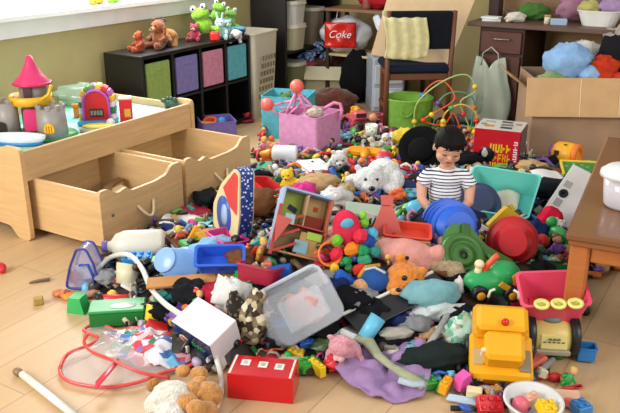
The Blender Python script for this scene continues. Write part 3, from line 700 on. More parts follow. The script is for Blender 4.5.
lumpy('bundled_cloth', 'dark green cloth lying inside the lime green basket', 'cloth', gb + Vector((0, 0, .02)), (.10, .10, .085), '3f5a2c', 6, 'fabric')

# ================================================================ chair, cardboard and things under it
ch = thing('dining_chair', 'dark wooden chair with black padded back behind the green basket', 'chair', Vector((.70, 4.90, 0)), (0, 0, 4))
W2 = M('6e3f26', 'wood')
for x in (-.205, .205):
    obj('back_post', MB().tube([(x, 0, 0), (x, -.005, .42), (x * 1.02, -.02, .80)], .017, 8), W2, ch)
    obj('leg', MB().box((.03, .03, .41), (x * .85, .36, .205), bev=.004), W2, ch)
for z in (.16,): obj('stretcher', MB().box((.02, .34, .02), (-.19, .18, z), bev=.004), W2, ch); obj('stretcher', MB().box((.02, .34, .02), (.19, .18, z), bev=.004), W2, ch)
obj('seat', MB().box((.42, .40, .055), (0, .18, .43), bev=.018), M('1c2233', 'fabric'), ch)
obj('seat_frame', MB().box((.38, .36, .05), (0, .18, .385), bev=.004), W2, ch)
obj('backrest', MB().box((.40, .035, .24), (0, -.012, .68), (3, 0, 0), bev=.012), M('191b22', 'fabric'), ch)
def CH(x, y, z): return Vector((.70, 4.90, 0)) + Matrix.Rotation(R(4), 3, 'Z') @ Vector((x, y, z))
tag(obj('tea_towel', MB().sheet(lambda u, v: (-.235 + .27 * u + .012 * math.sin(v * 5), (-.04 if v < .85 else .0) + .006 * math.sin(u * 22) - .01 * (1 - v), .52 + .295 * min(v, .97) - .012 * math.sin(u * 3) * (1 - v)), 24, 16, .004), M('d9d09a', 'fabric'), None, CH(0, -.008, -.005), (0, 0, 4)), 'pale yellow towel draped over the black chair back', 'towel')
tag(obj('cardboard_sheet', MB().prism([(0, .03), (.50, -.04), (.58, .14), (.78, .62), (.17, .62)], .007), M('d6b88e', 'card'), None, Vector((.40, 5.02, .475)), (-22, 0, 0)), 'large flat tan cardboard sheet leaning on the chair seat behind its back', 'cardboard')
cd2 = thing('plastic_drawer_unit', 'translucent white plastic drawer unit half hidden by the chair', 'drawer unit', at(384, 108, 0), (0, 0, 6))
obj('unit_frame', MB().box((.24, .28, .40), (0, 0, .20), bev=.012), M('a9b0b8', 'vinyl'), cd2)
for z in (.11, .28):
    d = obj('drawer', MB().box((.21, .01, .14), (0, -.142, z), bev=.006), M('c3c8cf', 'vinyl'), cd2); obj('drawer_handle', MB().box((.08, .012, .016), (0, -.152, z + .04), bev=.004), M('dfe3e6'), d)
lumpy('void_shade_lump', 'black lump added as shade in the dark void by the drawer unit', 'shade', at(356, 102, 0), (.13, .12, .20), '131112', 8, 'fabric')  # added black lump; its colour stands for shade in the void under the table
lumpy('plush_rug', 'reddish brown furry blanket crumpled behind the pink bin', 'blanket', at(333, 112, 0), (.17, .10, .085), '6b3c30', 2, 'plush', 0, .35)

# ================================================================ bead maze
bm_ = thing('bead_maze', 'wire bead maze with coloured looping wires behind the toddler', 'toy', at(442, 140, 0), (0, 0, -8), sc=1.25)
obj('base', MB().box((.30, .18, .025), (0, 0, .0125), bev=.006), M('c79a5e', 'wood'), bm_)
def loopw(p, col, n=28):
    pts = []
    P_ = [Vector(q) for q in p]; P_ = [P_[0]] + P_ + [P_[-1]]
    for i in range(1, len(P_) - 2):
        for k in range(8):
            t = k / 8; a, b, c, d = P_[i - 1:i + 3]
            pts.append(.5 * ((2 * b) + (c - a) * t + (2 * a - 5 * b + 4 * c - d) * t * t + (3 * b - a - 3 * c + d) * t ** 3))
    pts.append(P_[-1]); o = obj('wire', MB().tube(pts, .0042, 6), M(col), bm_); return pts
w1 = loopw([(-.14, 0, .02), (-.14, 0, .18), (-.02, 0, .30), (.10, 0, .34), (.15, 0, .26), (.08, 0, .20), (.13, 0, .08), (.13, 0, .02)], 'a3bd72')
w2 = loopw([(-.12, .05, .02), (-.11, .05, .22), (-.02, .04, .30), (.05, .0, .22), (-.04, -.02, .15), (-.10, 0, .10), (.0, .0, .08), (.05, 0, .14), (.09, .0, .05), (.09, 0, .02)], 'd5622a')
w3 = loopw([(.02, -.05, .02), (.0, -.05, .14), (.08, -.05, .20), (.16, -.05, .15), (.15, -.05, .02)], 'e2b23c')
w4 = loopw([(-.05, .06, .02), (-.03, .06, .18), (.05, .06, .24), (.15, .06, .20), (.14, .06, .02)], '57a276')
for i, (wp, k, c) in enumerate(((w1, 4, 'e5c236'), (w1, 30, 'e5c236'), (w1, 44, 'd12f2a'), (w1, 50, 'e5c236'), (w2, 8, '3a78c0'), (w2, 34, 'e9c52e'), (w2, 40, 'dd3127'), (w2, 48, 'e9c52e'), (w3, 6, 'e8c22c'), (w3, 12, '3fa457'), (w3, 26, 'db3a2a'), (w4, 8, '7a4fa0'), (w4, 26, 'e2852a'), (w2, 66, 'e9c52e'), (w3, 29, 'e9c52e'))):
    p = wp[min(k, len(wp) - 1)]; obj('bead', MB().ball((.015, .015, .014), p, n=12), M(c), bm_)

# ================================================================ on and by the desk
DZ = .71
wbn = thing('washing_up_bowl', 'white plastic bowl full of bits on the desk', 'bowl', DK(.72, .20, DZ), (0, 0, -31))
obj('bowl_body', MB().tub(.26, .18, .095, taper=.75, rc=.4), M('e6e4dc'), wbn)
lumpy('soft_scarf', 'lilac scarf bundled in the white bowl on the desk', 'scarf', DK(.80, .22, DZ + .05), (.10, .06, .055), 'a98cae', 7, 'fabric', 0, .35)
lumpy('soft_cloth', 'yellow green cloth in the white bowl on the desk', 'cloth', DK(.66, .20, DZ + .05), (.07, .06, .05), 'b7b26a', 3, 'fabric', 0, .3)
lumpy('pink_toy_cloth', 'mauve pink cloth heap behind the white bowl on desk', 'cloth', DK(.56, .36, DZ), (.13, .07, .10), 'a8788a', 5, 'fabric', 0, .4)
lumpy('paper_heap', 'crumpled paper lying at the desk front edge', 'paper', DK(.22, .10, DZ), (.07, .04, .03), 'd6cfbd', 2, 'paper', 20, .4)
tag(obj('leafy_garland', crumple(.10, .05, .05, 11, .5, 24, 5), M('4f7a3a', 'fabric'), None, DK(.28, .30, DZ)), 'green leafy garland on the desk behind the crumpled paper', 'garland')
tag(obj('paper_stack', MB().box((.12, .08, .015), (0, 0, .0075), (0, 0, 12), bev=.001).box((.12, .08, .012), (0, 0, .022), (0, 0, -8), bev=.001), M('dcdcd8', 'paper'), None, DK(.06, .10, DZ), (0, 0, -25)), 'short stack of white papers at the desk corner', 'paper')
dj = thing('small_jar', 'small cream jar standing on the desk beside the bowl', 'jar', DK(.42, .12, DZ))
obj('jar_body', MB().cyl(.02, .045, (0, 0, .0225)), M('d8c9a8'), dj); obj('lid', MB().cyl(.021, .012, (0, 0, .05)), M('a98a5c'), dj)
tag(obj('tissue_box', MB().box((.10, .06, .04), (0, 0, .02), bev=.005), M('9fb2c4', 'card'), None, DK(.50, .09, DZ), (0, 0, -15)), 'grey blue tissue box on the desk front by the bowl', 'box')
tag(obj('picture_card', MB().box((.14, .006, .17), (0, 0, .085), (-12, 0, 0), bev=.001), M('b3a890', 'paper'), None, DK(1.05, .42, DZ), (0, 0, -31)), 'beige card leaning on the desk hutch past the bowl', 'card')
tag(obj('wicker_tray', MB().tub(.2, .14, .04, taper=.9), M('8f6f55', 'wood'), None, DK(.16, .40, DZ), (0, 0, -31)), 'brown tray at the back of the desk near the post', 'tray')
# thin green carrier bag hanging from the drawer handle
def bagfn(u, v):
    wv = .15 + .05 * math.sin(v * PI) ; top = .06 * abs(math.cos(u * PI)) ** .6 if v > .8 else 0
    return ((u - .5) * wv * (1.15 - .35 * v) * 1.6, -.05 * math.sin(u * PI) * (1 - v * .6) + .008 * math.sin(u * 18 + v * 4), v * .36 + top * (v - .8) * 5 * 1.3)
hb_ = thing('carrier_bag', 'pale green translucent carrier bag hanging from the desk drawer handle', 'bag', DK(.12, -.035, .06), (0, 0, -31))
obj('bag_body', MB().sheet(bagfn, 26, 20, .003), M('c6d0ba', 'vinyl', .72), hb_)
for s_x in (-.05, .05): obj('bag_handle', MB().tube([(s_x * 1.2, -.01, .38), (s_x, -.005, .46), (0, .0, .50)], .009, 6, flat=.4), M('c3d2ba', 'vinyl', .85), hb_)
lumpy('bag_contents', 'pale green bundle inside the hanging carrier bag', 'cloth', DK(.12, -.03, .09), (.08, .035, .10), '9fae94', 5, 'fabric')
# ================================================================ big cardboard box with things
CARD = M('c39b6c', 'card'); CARDD = M('b48a60', 'card')
bx = thing('cardboard_box', 'very large open cardboard box overflowing with clothes near the desk', 'box', at(598, 160, 0) + Vector((0, .18, 0)), (0, 0, -3))
obj('box_body', MB().tub(.82, .42, .48, t=.005, taper=1.0, rc=.01, rim=.001), M('a98a6e', 'card'), bx)
obj('box_flap', MB().box((.88, .006, .22), (-.02, -.245, .385), (-12, 0, 0), bev=.001), M('d0a877', 'card'), bx)
for x in (-.16, .06): obj('packing_tape', MB().box((.006, .003, .21), (x, -.251, .385), (-12, 0, 0), bev=.001), M('e6cfa4', 'gloss'), bx)
obj('box_flap', MB().box((.18, .36, .006), (-.47, 0, .44), (0, 35, 0), bev=.001), M('b58f63', 'card'), bx)
BX = lambda x, y, z: at(598, 160, 0) + Vector((x, y + .18, z))
lumpy('bundled_clothes', 'grey bundle of clothes filling the huge cardboard box', 'clothes', BX(.03, 0, .30), (.32, .16, .09), '6d6358', 2, 'fabric')
lumpy('fleece_blanket', 'sky blue fleece blanket bundled on top of the cardboard box', 'blanket', BX(-.20, -.05, .44), (.14, .12, .11), '8fb4dc', 13, 'fabric', 10, .25)
lumpy('blue_pillow', 'small pale blue pillow slipping over the cardboard box edge', 'pillow', BX(-.10, -.13, .43), (.065, .06, .06), '9bc0e6', 3, 'fabric', 0, .15)
lumpy('red_jacket', 'orange red patterned jacket in the middle of the cardboard box', 'jacket', BX(-.02, -.11, .42), (.085, .07, .085), 'cf3f22', 5, 'fabric', 0, .5)
lumpy('red_shirt', 'bright red shirt crumpled at the cardboard box front edge', 'shirt', BX(.07, -.14, .44), (.06, .04, .035), 'd5452f', 8, 'fabric', 0, .5)
lumpy('black_trousers', 'black trousers piled behind the red jacket in the box', 'trousers', BX(.09, -.02, .45), (.10, .10, .12), '1d1b1e', 7, 'fabric', 0, .4)
lumpy('denim_jeans', 'dark blue denim jeans spread on the cardboard box heap', 'jeans', BX(.27, -.04, .47), (.17, .10, .085), '32465f', 6, 'fabric', -15, .4)
lumpy('plastic_bag', 'clear green plastic bag at the corner of the cardboard box', 'bag', BX(.22, -.16, .45), (.09, .06, .06), '8fb394', 4, 'vinyl', 0, .5, None, .75)
lumpy('plastic_bag', 'white translucent plastic bag behind the sky blue blanket', 'bag', BX(-.08, .08, .49), (.12, .07, .08), 'e2e0d6', 14, 'vinyl', 0, .6, None, .8)
lumpy('plastic_bag', 'clear bag of orange things behind the denim jeans', 'bag', BX(.20, .14, .50), (.13, .09, .12), 'c9b7aa', 16, 'vinyl', 0, .5, None, .6)
for i, (x, z, l) in enumerate(((.14, .53, 'orange ball at the open end of the clear bag'), (.21, .54, 'orange ball in the middle of the clear bag'), (.29, .52, 'orange ball deep inside the clear bag'))):
    tag(obj('toy_ball', MB().ball(.036), M('d9652e'), None, BX(x, .13, z + .05)), l, 'ball')
lumpy('brown_paper', 'crumpled brown paper behind the blue blanket in box', 'paper', BX(-.20, .10, .50), (.08, .05, .06), 'c9a062', 5, 'paper', 0, .5)
lumpy('patterned_scarf', 'green and cream patterned scarf hanging at the box corner', 'scarf', BX(-.31, -.13, .43), (.08, .05, .04), '8da06a', 5, 'fabric', 0, .5)
tag(obj('grey_folder', MB().box((.012, .2, .26), (0, 0, .13), (0, 8, 0)), M('8f9482', 'card'), None, at(520, 122, 0) + Vector((0, .15, 0)), (0, 0, 10)), 'grey green folder standing by the desk pedestal', 'folder')
st = tag(obj('wooden_stick', MB().tube([(-.10, -.02, .26), (.08, .02, .46)], .009, 8), M('9a7a56', 'wood'), None, at(535, 128, 0)), 'brown wooden stick leaning against the huge cardboard box', 'stick')
tag(obj('grey_picture_board', MB().box((.20, .01, .30), (0, 0, .15), (-14, 0, 0)), spots('a7a69a', 'c9c7ba', 14, .3, 'card'), None, at(538, 125, 0) + Vector((0, .2, 0.1)), (0, 0, 20)), 'grey patterned board leaning beside the desk leg', 'board')

# ================================================================ box of building toys
mg = thing('toy_box', 'glossy red toy box with white picture lid behind the toddler', 'toy box', at(500, 173, 0.0) + Vector((.0, .06, .035)), (0, 0, -24), sc=1.06)
obj('carton', MB().box((.235, .21, .21), (0, 0, .105), bev=.003), M('c01a27', 'gloss'), mg)
obj('printed_lid', MB().box((.237, .212, .004), (0, 0, .212), bev=.001), M('cfccc0', 'gloss'), mg)
obj('printed_side', MB().box((.003, .205, .20), (.119, 0, .107), bev=.001), confetti(30, ['1b2240', '26305c', '4a3558', '15182c'], 'gloss'), mg)
for i, (x, y, w_, h_, c, r_) in enumerate(((-.065, .05, .05, .035, '9c9c94', 0), (-.055, -.045, .05, .04, 'c9813a', 10), (.02, .06, .055, .03, '5b5a52', -5), (.03, .0, .06, .035, '77796f', 6), (.035, -.06, .06, .035, '4a4a46', 0), (.085, .03, .03, .04, 'a58a84', 0), (-.09, -.01, .03, .03, '7d8f78', 0))):
    obj('lid_picture', MB().box((w_, h_, .003), (x, y, .2145), (0, 0, r_), bev=.001), M(c, 'gloss'), mg)
obj('logo_disc', MB().cyl(.042, .004, (-.045, -.107, .075), (90, 0, 0)), M('17171b', 'gloss'), mg)
obj('logo_face', MB().ball((.016, .003, .022), (-.055, -.110, .083)), M('b9b2aa', 'gloss'), mg)
def glyphs(n, w_, h_, mat, parent, loc, rot, seed):
    """a row of small letter-like strokes"""
    q = random.Random(seed); mb = MB()
    for k in range(n):
        x = (k - (n - 1) / 2) * w_ / n; ww = w_ / n
        mb.box((ww * .26, h_, .002), (x - ww * .28, 0, 0), bev=.0004)
        mb.box((ww * .7, h_ * .24, .002), (x, q.choice((-1, 0, 1)) * h_ * .38, 0), bev=.0004)
        if q.random() < .6: mb.box((ww * .26, h_ * .9, .002), (x + ww * .26, 0, 0), bev=.0004)
        else: mb.box((ww * .7, h_ * .22, .002), (x, -h_ * .1, 0), (0, 0, 25), bev=.0004)
    return obj('lettering', mb, mat, parent, loc, rot)
glyphs(4, .11, .045, M('f2c21c', 'gloss'), mg, (.022, -.1075, .115), (90, 0, 0), 1)
glyphs(5, .115, .040, M('f0a31a', 'gloss'), mg, (.022, -.1075, .065), (90, 0, 0), 2)
glyphs(4, .10, .030, M('f2c21c', 'gloss'), mg, (.022, -.1075, .024), (90, 0, 0), 3)
glyphs(6, .15, .020, M('eadfe2', 'gloss'), mg, (.098, -.1065, .085), (90, -90, 0), 4)

# ================================================================ coffee table by the viewer's side
OAK = M('8d5528', 'wood'); OAKL = M('b96d34', 'wood')
c0 = at(566, 232, .42); c1 = at(608, 133, .42)
dirv = (c1 - c0); ang = deg(math.atan2(dirv.y, dirv.x))
ct = thing('coffee_table', 'brown oak coffee table with framed end panel and white tub on top', 'table', Vector((c0.x, c0.y, 0)), (0, 0, ang - 90))
TLn = 1.25
obj('tabletop', MB().box((.62, TLn, .03), (.31, TLn / 2, .405), bev=.008), M('7f5334', 'gloss'), ct)
obj('top_edge', MB().box((.60, .02, .018), (.31, .012, .385), bev=.004), OAK, ct)
for x in (.045, .575):
    for y in (.045, TLn - .045): obj('leg', MB().box((.06, .06, .39), (x, y, .195), bev=.008), OAKL, ct)
for y in (.045, TLn - .045): obj('rail', MB().box((.47, .03, .07), (.31, y, .355), bev=.004), OAKL, ct)
for x in (.045, .575): obj('rail', MB().box((.03, TLn - .15, .07), (x, TLn / 2, .355), bev=.004), OAKL, ct)
def CT(x, y, z): return ct.matrix_world @ Vector((x, y, z)) if False else Vector((c0.x, c0.y, 0)) + Matrix.Rotation(R(ang - 90), 3, 'Z') @ Vector((x, y, z))
wt = thing('plastic_tub', 'white plastic tub with pastel contents standing on the coffee table', 'tub', at(624, 206, .421), (0, 0, 0))
obj('tub_body', MB().lathe([(0, 0), (.06, 0), (.068, .01), (.078, .115), (.07, .115), (.06, .012), (0, .012)], 28), M('e7e3ea', 'vinyl', .85), wt)
obj('tub_lid', MB().lathe([(0, .138), (.07, .134), (.088, .12), (.09, .105), (.082, .105), (.07, .12), (0, .122)], 28), M('eef0ee', 'plastic'), wt)
obj('pastel_filling', MB().lathe([(0, .013), (.058, .013), (.064, .05), (0, .052)], 24, m=0).lathe([(0, .053), (.064, .053), (.068, .10), (0, .102)], 24, m=1), [M('e0a9bd'), M('b9d5dd')], wt)

# ================================================================ toddler
td = thing('person', 'dark haired toddler in a navy striped white T-shirt sitting among the toys, looking down', 'person', on(445, 232) + Vector((.0, .05, .02)), (0, 0, -4), sc=.84)
SK = M('d9a284', 'skin')
hz = .385                                  # head centre
b = MB()
b.ball((.075, .06, .07), (0, .01, .065)); b.ball((.07, .052, .085), (0, .005, .15)); b.ball((.078, .048, .05), (0, -.002, .225))
b.tube([(0, 0, .23), (0, -.008, .30)], .032, 12)
for x in (-1, 1):                          # legs forward, knees out
    b.tube([(x * .04, 0, .055), (x * .09, -.08, .062), (x * .12, -.15, .06)], lambda t: .047 - .014 * t, 12)
    b.tube([(x * .12, -.15, .06), (x * .09, -.21, .05), (x * .04, -.27, .035)], lambda t: .034 - .012 * t, 12)
    b.ball((.024, .045, .022), (x * .03, -.295, .03), rot=(0, 0, x * 25))
# arms: viewer-side arm rests on the lid, the other reaches in
armL = [(-.085, 0, .235), (-.112, -.01, .19), (-.112, -.05, .135), (-.085, -.105, .110)]
armR = [(.085, 0, .235), (.112, -.01, .185), (.105, -.055, .125), (.055, -.11, .105)]
for arm in (armL, armR): b.tube(arm, lambda t: .031 - .013 * t, 12); b.ball(.029, arm[0])
def hand(p, d, side):
    d = Vector(d).normalized(); up = Vector((0, 0, 1)); sx = d.cross(up).normalized(); p = Vector(p)
    b.tube([p - d * .01, p + d * .012, p + d * .03], lambda t: .016 + .003 * math.sin(t * PI), 10, flat=1.0)
    for k, ln in enumerate((.026, .031, .029, .022)):
        o = p + d * .028 + sx * ((k - 1.5) * .0085)
        b.tube([o, o + d * ln * .5 + sx * (k - 1.5) * .0015 - up * .003, o + d * ln + sx * (k - 1.5) * .003 - up * .012], .0048, 8)
    o = p + d * .012 + sx * side * .015
    b.tube([o, o + sx * side * .012 + d * .012, o + sx * side * .016 + d * .024 - up * .005], .0055, 8)
hand((-.080, -.115, .108), (.25, -1, -.35), 1); hand((.048, -.118, .102), (-.75, -1, -.25), -1)
# head, tilted down
HM = TR((0, -.018, hz - .004), (22, 6, 6), (.93, .93, .93))
b.ball((.066, .076, .080), (0, 0, .012), T=HM, n=28); b.ball((.055, .052, .046), (0, -.018, -.04), T=HM, n=24)
for x in (-1, 1):
    b.ball((.024, .022, .024), (x * .032, -.045, -.028), T=HM); b.ball((.009, .018, .022), (x * .066, .005, -.012), T=HM, rot=(0, 0, x * 20))
    b.ball((.018, .008, .006), (x * .026, -.066, .022), T=HM)
b.ball((.010, .013, .010), (0, -.077, -.016), T=HM); b.tube([(0, -.066, .012), (0, -.075, -.012)], .0065, 8, T=HM)
for x in (-1, 1): b.ball((.006, .006, .005), (x * .0085, -.072, -.019), T=HM)
b.ball((.019, .010, .007), (0, -.066, -.037), T=HM); b.ball((.016, .010, .007), (0, -.064, -.050), T=HM); b.ball((.018, .015, .012), (0, -.053, -.068), T=HM)
body = obj('body', b, SK, td); lump(body, .0032, 3)
hd = bpy.data.objects.new('face', None); COL.objects.link(hd); hd.parent = td; hd.matrix_local = HM
for x in (-1, 1):
    e = obj('eye', MB().ball((.0125, .008, .007), (x * .026, -.0655, .004)), M('c08a6e', 'skin'), hd); e['label'] = 'lowered eyelid'
    obj('eyelash', MB().tube([(x * .026 + q * .013, -.0725 + abs(q) * .004, -.0005 - (1 - q * q) * .0032) for q in (-1, -.6, -.2, .2, .6, 1)], .0016, 6), M('1d1210', 'hair'), e)
    obj('eyebrow', MB().tube([(x * .026 + q * .015, -.0725 + (q * x + 1) * .002, .024 + (1 - q * q) * .003) for q in (-1, -.5, 0, .5, 1)], .0021, 6, flat=.7), M('33211b', 'hair'), hd)
obj('mouth', MB().ball((.0125, .005, .0042), (0, -.0725, -.0435)), M('6d2322', 'skin'), hd)
obj('lip', MB().ball((.013, .0045, .003), (0, -.0735, -.0385)), M('bd6458', 'skin'), hd); obj('lip', MB().ball((.0115, .005, .0034), (0, -.0725, -.0495)), M('c46f62', 'skin'), hd)
h_ = MB(); h_.ball((.0735, .079, .079), (0, .012, .024), T=HM, n=28); h_.ball((.066, .045, .06), (0, .04, -.005), T=HM)
r2 = random.Random(3)
for k in range(46):                        # fringe and side locks over the cap
    a = R(-90 + (k - 22.5) * 5.4); rx, ry = .068, .072
    top = Vector((math.cos(a) * rx * .5, math.sin(a) * ry * .5 + .01, .088)); mid = Vector((math.cos(a) * rx * .96, math.sin(a) * ry * .98 + .004, .058))
    ln = .028 if abs(k - 22.5) < 12 else (.0 if abs(k - 22.5) < 18 else -.025)
    bot = Vector((math.cos(a) * rx * 1.06 + r2.uniform(-.005, .005), math.sin(a) * ry * 1.09, ln + r2.uniform(-.004, .008)))
    h_.tube([top, mid, bot], lambda t: .0095 - .006 * t, 6, T=HM)
ho = obj('hair', h_, M('0e0908', 'hair'), td); lump(ho, .0028, 2)
s_ = MB(); s_.ball((.082, .067, .08), (0, .01, .075)); s_.ball((.078, .059, .09), (0, .005, .15)); s_.ball((.08, .053, .048), (0, -.002, .222))
s_.tube([(0, 0, .24), (0, -.004, .268)], .044, 14); s_.tube([(-.08, 0, .232), (0, 0, .25), (.08, 0, .232)], .034, 14)
for arm in (armL, armR): s_.tube([arm[0], (arm[1][0] * 1.0, arm[1][1], arm[1][2] + .005)], lambda t: .034 + .002 * t, 14); s_.ball(.034, arm[0])
so = obj('striped_shirt', s_, stripes('27304a', 'e9ebee', .0155, 2, .33), td); lump(so, .0035, 5, .003, .03)
obj('shirt_collar', MB().tube([(.037 * math.cos(a), -.004 + .037 * math.sin(a), .274 + .004 * math.sin(a)) for a in [2 * PI * k / 20 for k in range(20)]], .005, 8, closed=True), M('e6e8ea', 'fabric'), td)
tr = MB()
for x in (-1, 1):
    tr.tube([(x * .04, 0, .055), (x * .09, -.08, .062), (x * .12, -.15, .06)], lambda t: .052 - .012 * t, 12)
    tr.tube([(x * .12, -.15, .06), (x * .09, -.21, .05), (x * .055, -.25, .04)], lambda t: .040 - .010 * t, 12)
tr.ball((.083, .07, .05), (0, .01, .05))
to = obj('dark_trousers', tr, M('2b2e3d', 'fabric'), td); lump(to, .005, 3)
# ================================================================ the heap: large and recognisable toys
def bricks(name, label, loc, rot, nx, ny, u=.0159 * 1, col='d33', h=None, group=None, kind='plastic'):
    t = MB(); u2 = u; hh = h or u2 * 1.2
    t.box((nx * u2, ny * u2, hh), (0, 0, hh / 2), bev=.0015)
    for i in range(nx):
        for j in range(ny): t.cyl(u2 * .3, u2 * .28, ((i - (nx - 1) / 2) * u2, (j - (ny - 1) / 2) * u2, hh + u2 * .13), n=10)
    return tag(obj(name, t, M(col, kind), None, loc, rot), label, 'toy brick', group)
# --- open aqua bin beside the toddler
ab_ = thing('storage_bin', 'open aqua plastic bin lying behind the stacked bowls near the toddler', 'storage bin', on(500, 216) + Vector((0, .03, .01)), (20, 2, -24))
obj('bin_body', MB().tub(.30, .31, .12, t=.004, taper=.92, rc=.08, rim=.004), M('6fd3c6'), ab_)
tag(obj('paper_sheet', MB().sheet(lambda u, v: ((u - .5) * .17, (v - .5) * .2, .012 * math.sin(u * 7 + v * 3)), 12, 12, .002), M('e3d6c2', 'paper'), None, on(499, 214) + Vector((0, .02, .04)), (20, 0, -20)), 'pale cream paper lying in the aqua bin', 'paper')
# --- green tinted lid in front of the toddler
tag(obj('frosted_tray', MB().tub(.24, .15, .02, t=.003, taper=.94, rim=.004), M('a9c7a8', 'vinyl', .85), None, on(424, 218) + Vector((0, .02, .02)), (12, -8, 30)), 'frosted pale green plastic lid under the toddler hands', 'lid')
# --- nested bowls and green toy
def bowls(name, label, loc, rot, r, col, n=3, dpt=.10):
    t = thing(name, label, 'bowl', loc, rot)
    pr = [(0, 0), (r * .55, 0), (r * .6, .004), (r * .76, dpt * .25)]
    for k in range(n): z = dpt * (.35 + .65 * k / n); rr_ = r * (.86 + .14 * k / n); pr += [(rr_ * .88, z), (rr_ * 1.04, z + .003), (rr_ * 1.03, z + .010), (rr_ * .93, z + .014)]
    obj('bowl_body', MB().lathe(pr + [(r * .88, dpt), (r * .55, .012), (0, .012)], 48, smooth=False), M(col), t)
    obj('bowl_rim', MB().tube([(r * 1.0 * math.cos(a), r * math.sin(a), dpt) for a in [2 * PI * k / 32 for k in range(32)]], .006, 8, closed=True), M(col), t)
    return t
bowls('plastic_bowl', 'large dark blue bowl standing on edge behind the royal blue tub', on(482, 228) + Vector((.0, .05, .11)), (-128, 8, -6), .098, '28365e', 1, .07)
bowls('plastic_tub', 'royal blue ribbed round tub leaning behind the green snap toy', on(455, 250) + Vector((.0, -.06, .115)), (-112, -18, 22), .108, '1f5fd0', 3, .11)
tag(obj('toy_wedge', MB().prism(rounded([(0, 0), (.15, 0), (.12, .10), (.03, .11)], .014), .035), M('eebc1e'), None, on(490, 240) + Vector((-.03, -.03, .075)), (-10, 30, 0)), 'yellow plastic wedge between the blue tub and the red tub', 'toy')
bowls('plastic_tub', 'red ribbed round tub leaning at the end of the green snap toy', on(510, 272) + Vector((0, .0, .12)), (-112, 24, -24), .092, 'cf1f24', 3, .10)
gs = thing('toy_tape_measure', 'big dark green plastic toy with round hub in front of the blue tub', 'toy', on(472, 276) + Vector((-.01, .02, .05)), (48, 14, 6), sc=.95)
DG = M('3b6d24')
obj('hub_body', MB().lathe([(0, -.025), (.085, -.025), (.09, -.015), (.09, .02), (.082, .03), (.062, .03), (.058, .022), (.045, .022), (.043, .028), (.018, .028), (.016, .018), (0, .018)], 32, c=(-.045, .0, .03)), DG, gs)
obj('hub_hole', MB().cyl(.014, .006, (-.045, 0, .051)), M('15230d'), gs)
obj('arm_plate', MB().prism(rounded([(-.125, -.02), (-.105, .12), (-.02, .13), (.05, .06), (.17, .02), (.19, -.06), (.10, -.10), (-.0, -.05)], .025), .045, T=TR((0, 0, .018), (-90, 0, 0))), M('427a28'), gs)
obj('arm_rib', MB().tube([(.05, .02, .045), (.12, -.02, .05), (.17, -.04, .045)], .009, 8), M('4d8a30'), gs)
obj('top_tab', MB().box((.035, .06, .012), (-.04, .10, .05), bev=.004), M('2f5a1c'), gs)
# --- green toy car with driver
gc = thing('toy_car', 'rounded green toy car with orange roll bar and small driver', 'toy car', on(486, 297) + Vector((0, -.03, .03)), (6, 4, 8), sc=1.22)
b = MB().ball((.082, .045, .038), (0, 0, .042), n=24).ball((.05, .042, .04), (.032, 0, .062), n=20).box((.13, .075, .02), (0, 0, .022), bev=.008)
o = obj('body', b, M('28a356'), gc); lump(o, .003, 3)
for x in (-.045, .048):
    for y in (-.042, .042):
        wl_ = obj('wheel', MB().cyl(.024, .022, (x, y, .024), (90, 0, 0)), M('17171a'), gc)
        obj('hubcap', MB().cyl(.012, .004, (x, y + (.012 if y > 0 else -.012), .024), (90, 0, 0)), M('e5a11f'), wl_)
obj('roll_bar', MB().tube([(-.03, 0, .06), (-.022, 0, .09), (-.005, 0, .115), (.004, 0, .125)], .009, 10), M('ea5a2c'), gc)
obj('driver', MB().ball((.014, .014, .013), (-.045, 0, .095)).cyl(.010, .03, (-.045, 0, .07)), M('f0dcb0'), gc)
obj('window_patch', MB().ball((.02, .004, .022), (.058, -.037, .068)), M('ee8a2a'), gc); obj('headlight', MB().box((.035, .004, .018), (.02, -.047, .052), (8, 30, 0), bev=.002), M('f2c22e'), gc)
# --- pink wagon with yellow rings
wg = thing('toy_wagon', 'open pink plastic toy wagon with three yellow rings on the rim', 'toy wagon', on(552, 350) + Vector((-.0, .05, .118)), (14, -6, -8), sc=1.12)
obj('wagon_body', MB().tub(.185, .15, .085, t=.005, taper=.72, rc=.12, rim=.004), M('e8506f'), wg)
obj('wagon_floor', MB().box((.12, .09, .004), (0, 0, .01), bev=.001), M('d92f3c'), wg)
for k, x in enumerate((-.04, .005, .05)): obj('yellow_ring', MB().lathe([(.013, 0), (.021, 0), (.022, .006), (.013, .008), (.013, 0)], 18, c=(x, -.075, .087)), M('e6e07a'), wg)
obj('axle_block', MB().box((.10, .12, .05), (0, 0, -.025), bev=.01), M('7a7f82'), wg)
# --- yellow dump truck seen from above front
yt = thing('toy_truck', 'large yellow toy dump truck with red knob tilted on the toy heap', 'toy truck', on(501, 386) + Vector((0, .03, .0)), (36, 0, -8), sc=1.0)
YL = M('f0ab12'); YD = M('e39c0c')
obj('chassis', MB().box((.185, .15, .06), (0, .05, .045), bev=.012), YL, yt)
obj('cab', MB().box((.115, .09, .075), (.003, .055, .105), bev=.012), YL, yt)
obj('roof_panel', MB().box((.15, .085, .05), (0, .15, .10), (-6, 0, 0), bev=.012), YL, yt)
obj('rear_body', MB().box((.165, .11, .07), (0, .155, .06), bev=.012), YD, yt)
obj('red_knob', MB().ball(.012, (.006, .13, .135)), M('c8231c', 'gloss'), yt)
obj('grey_step', MB().box((.035, .07, .004), (.068, .035, .077), (0, 10, 0), bev=.002), M('8a7a5a'), yt); obj('grey_step', MB().box((.032, .05, .004), (-.068, .04, .077), (0, -6, 0), bev=.002), M('c9b27a'), yt)
obj('windscreen', MB().box((.016, .012, .05), (-.056, .04, .11), bev=.004), M('f4e6c0'), yt)
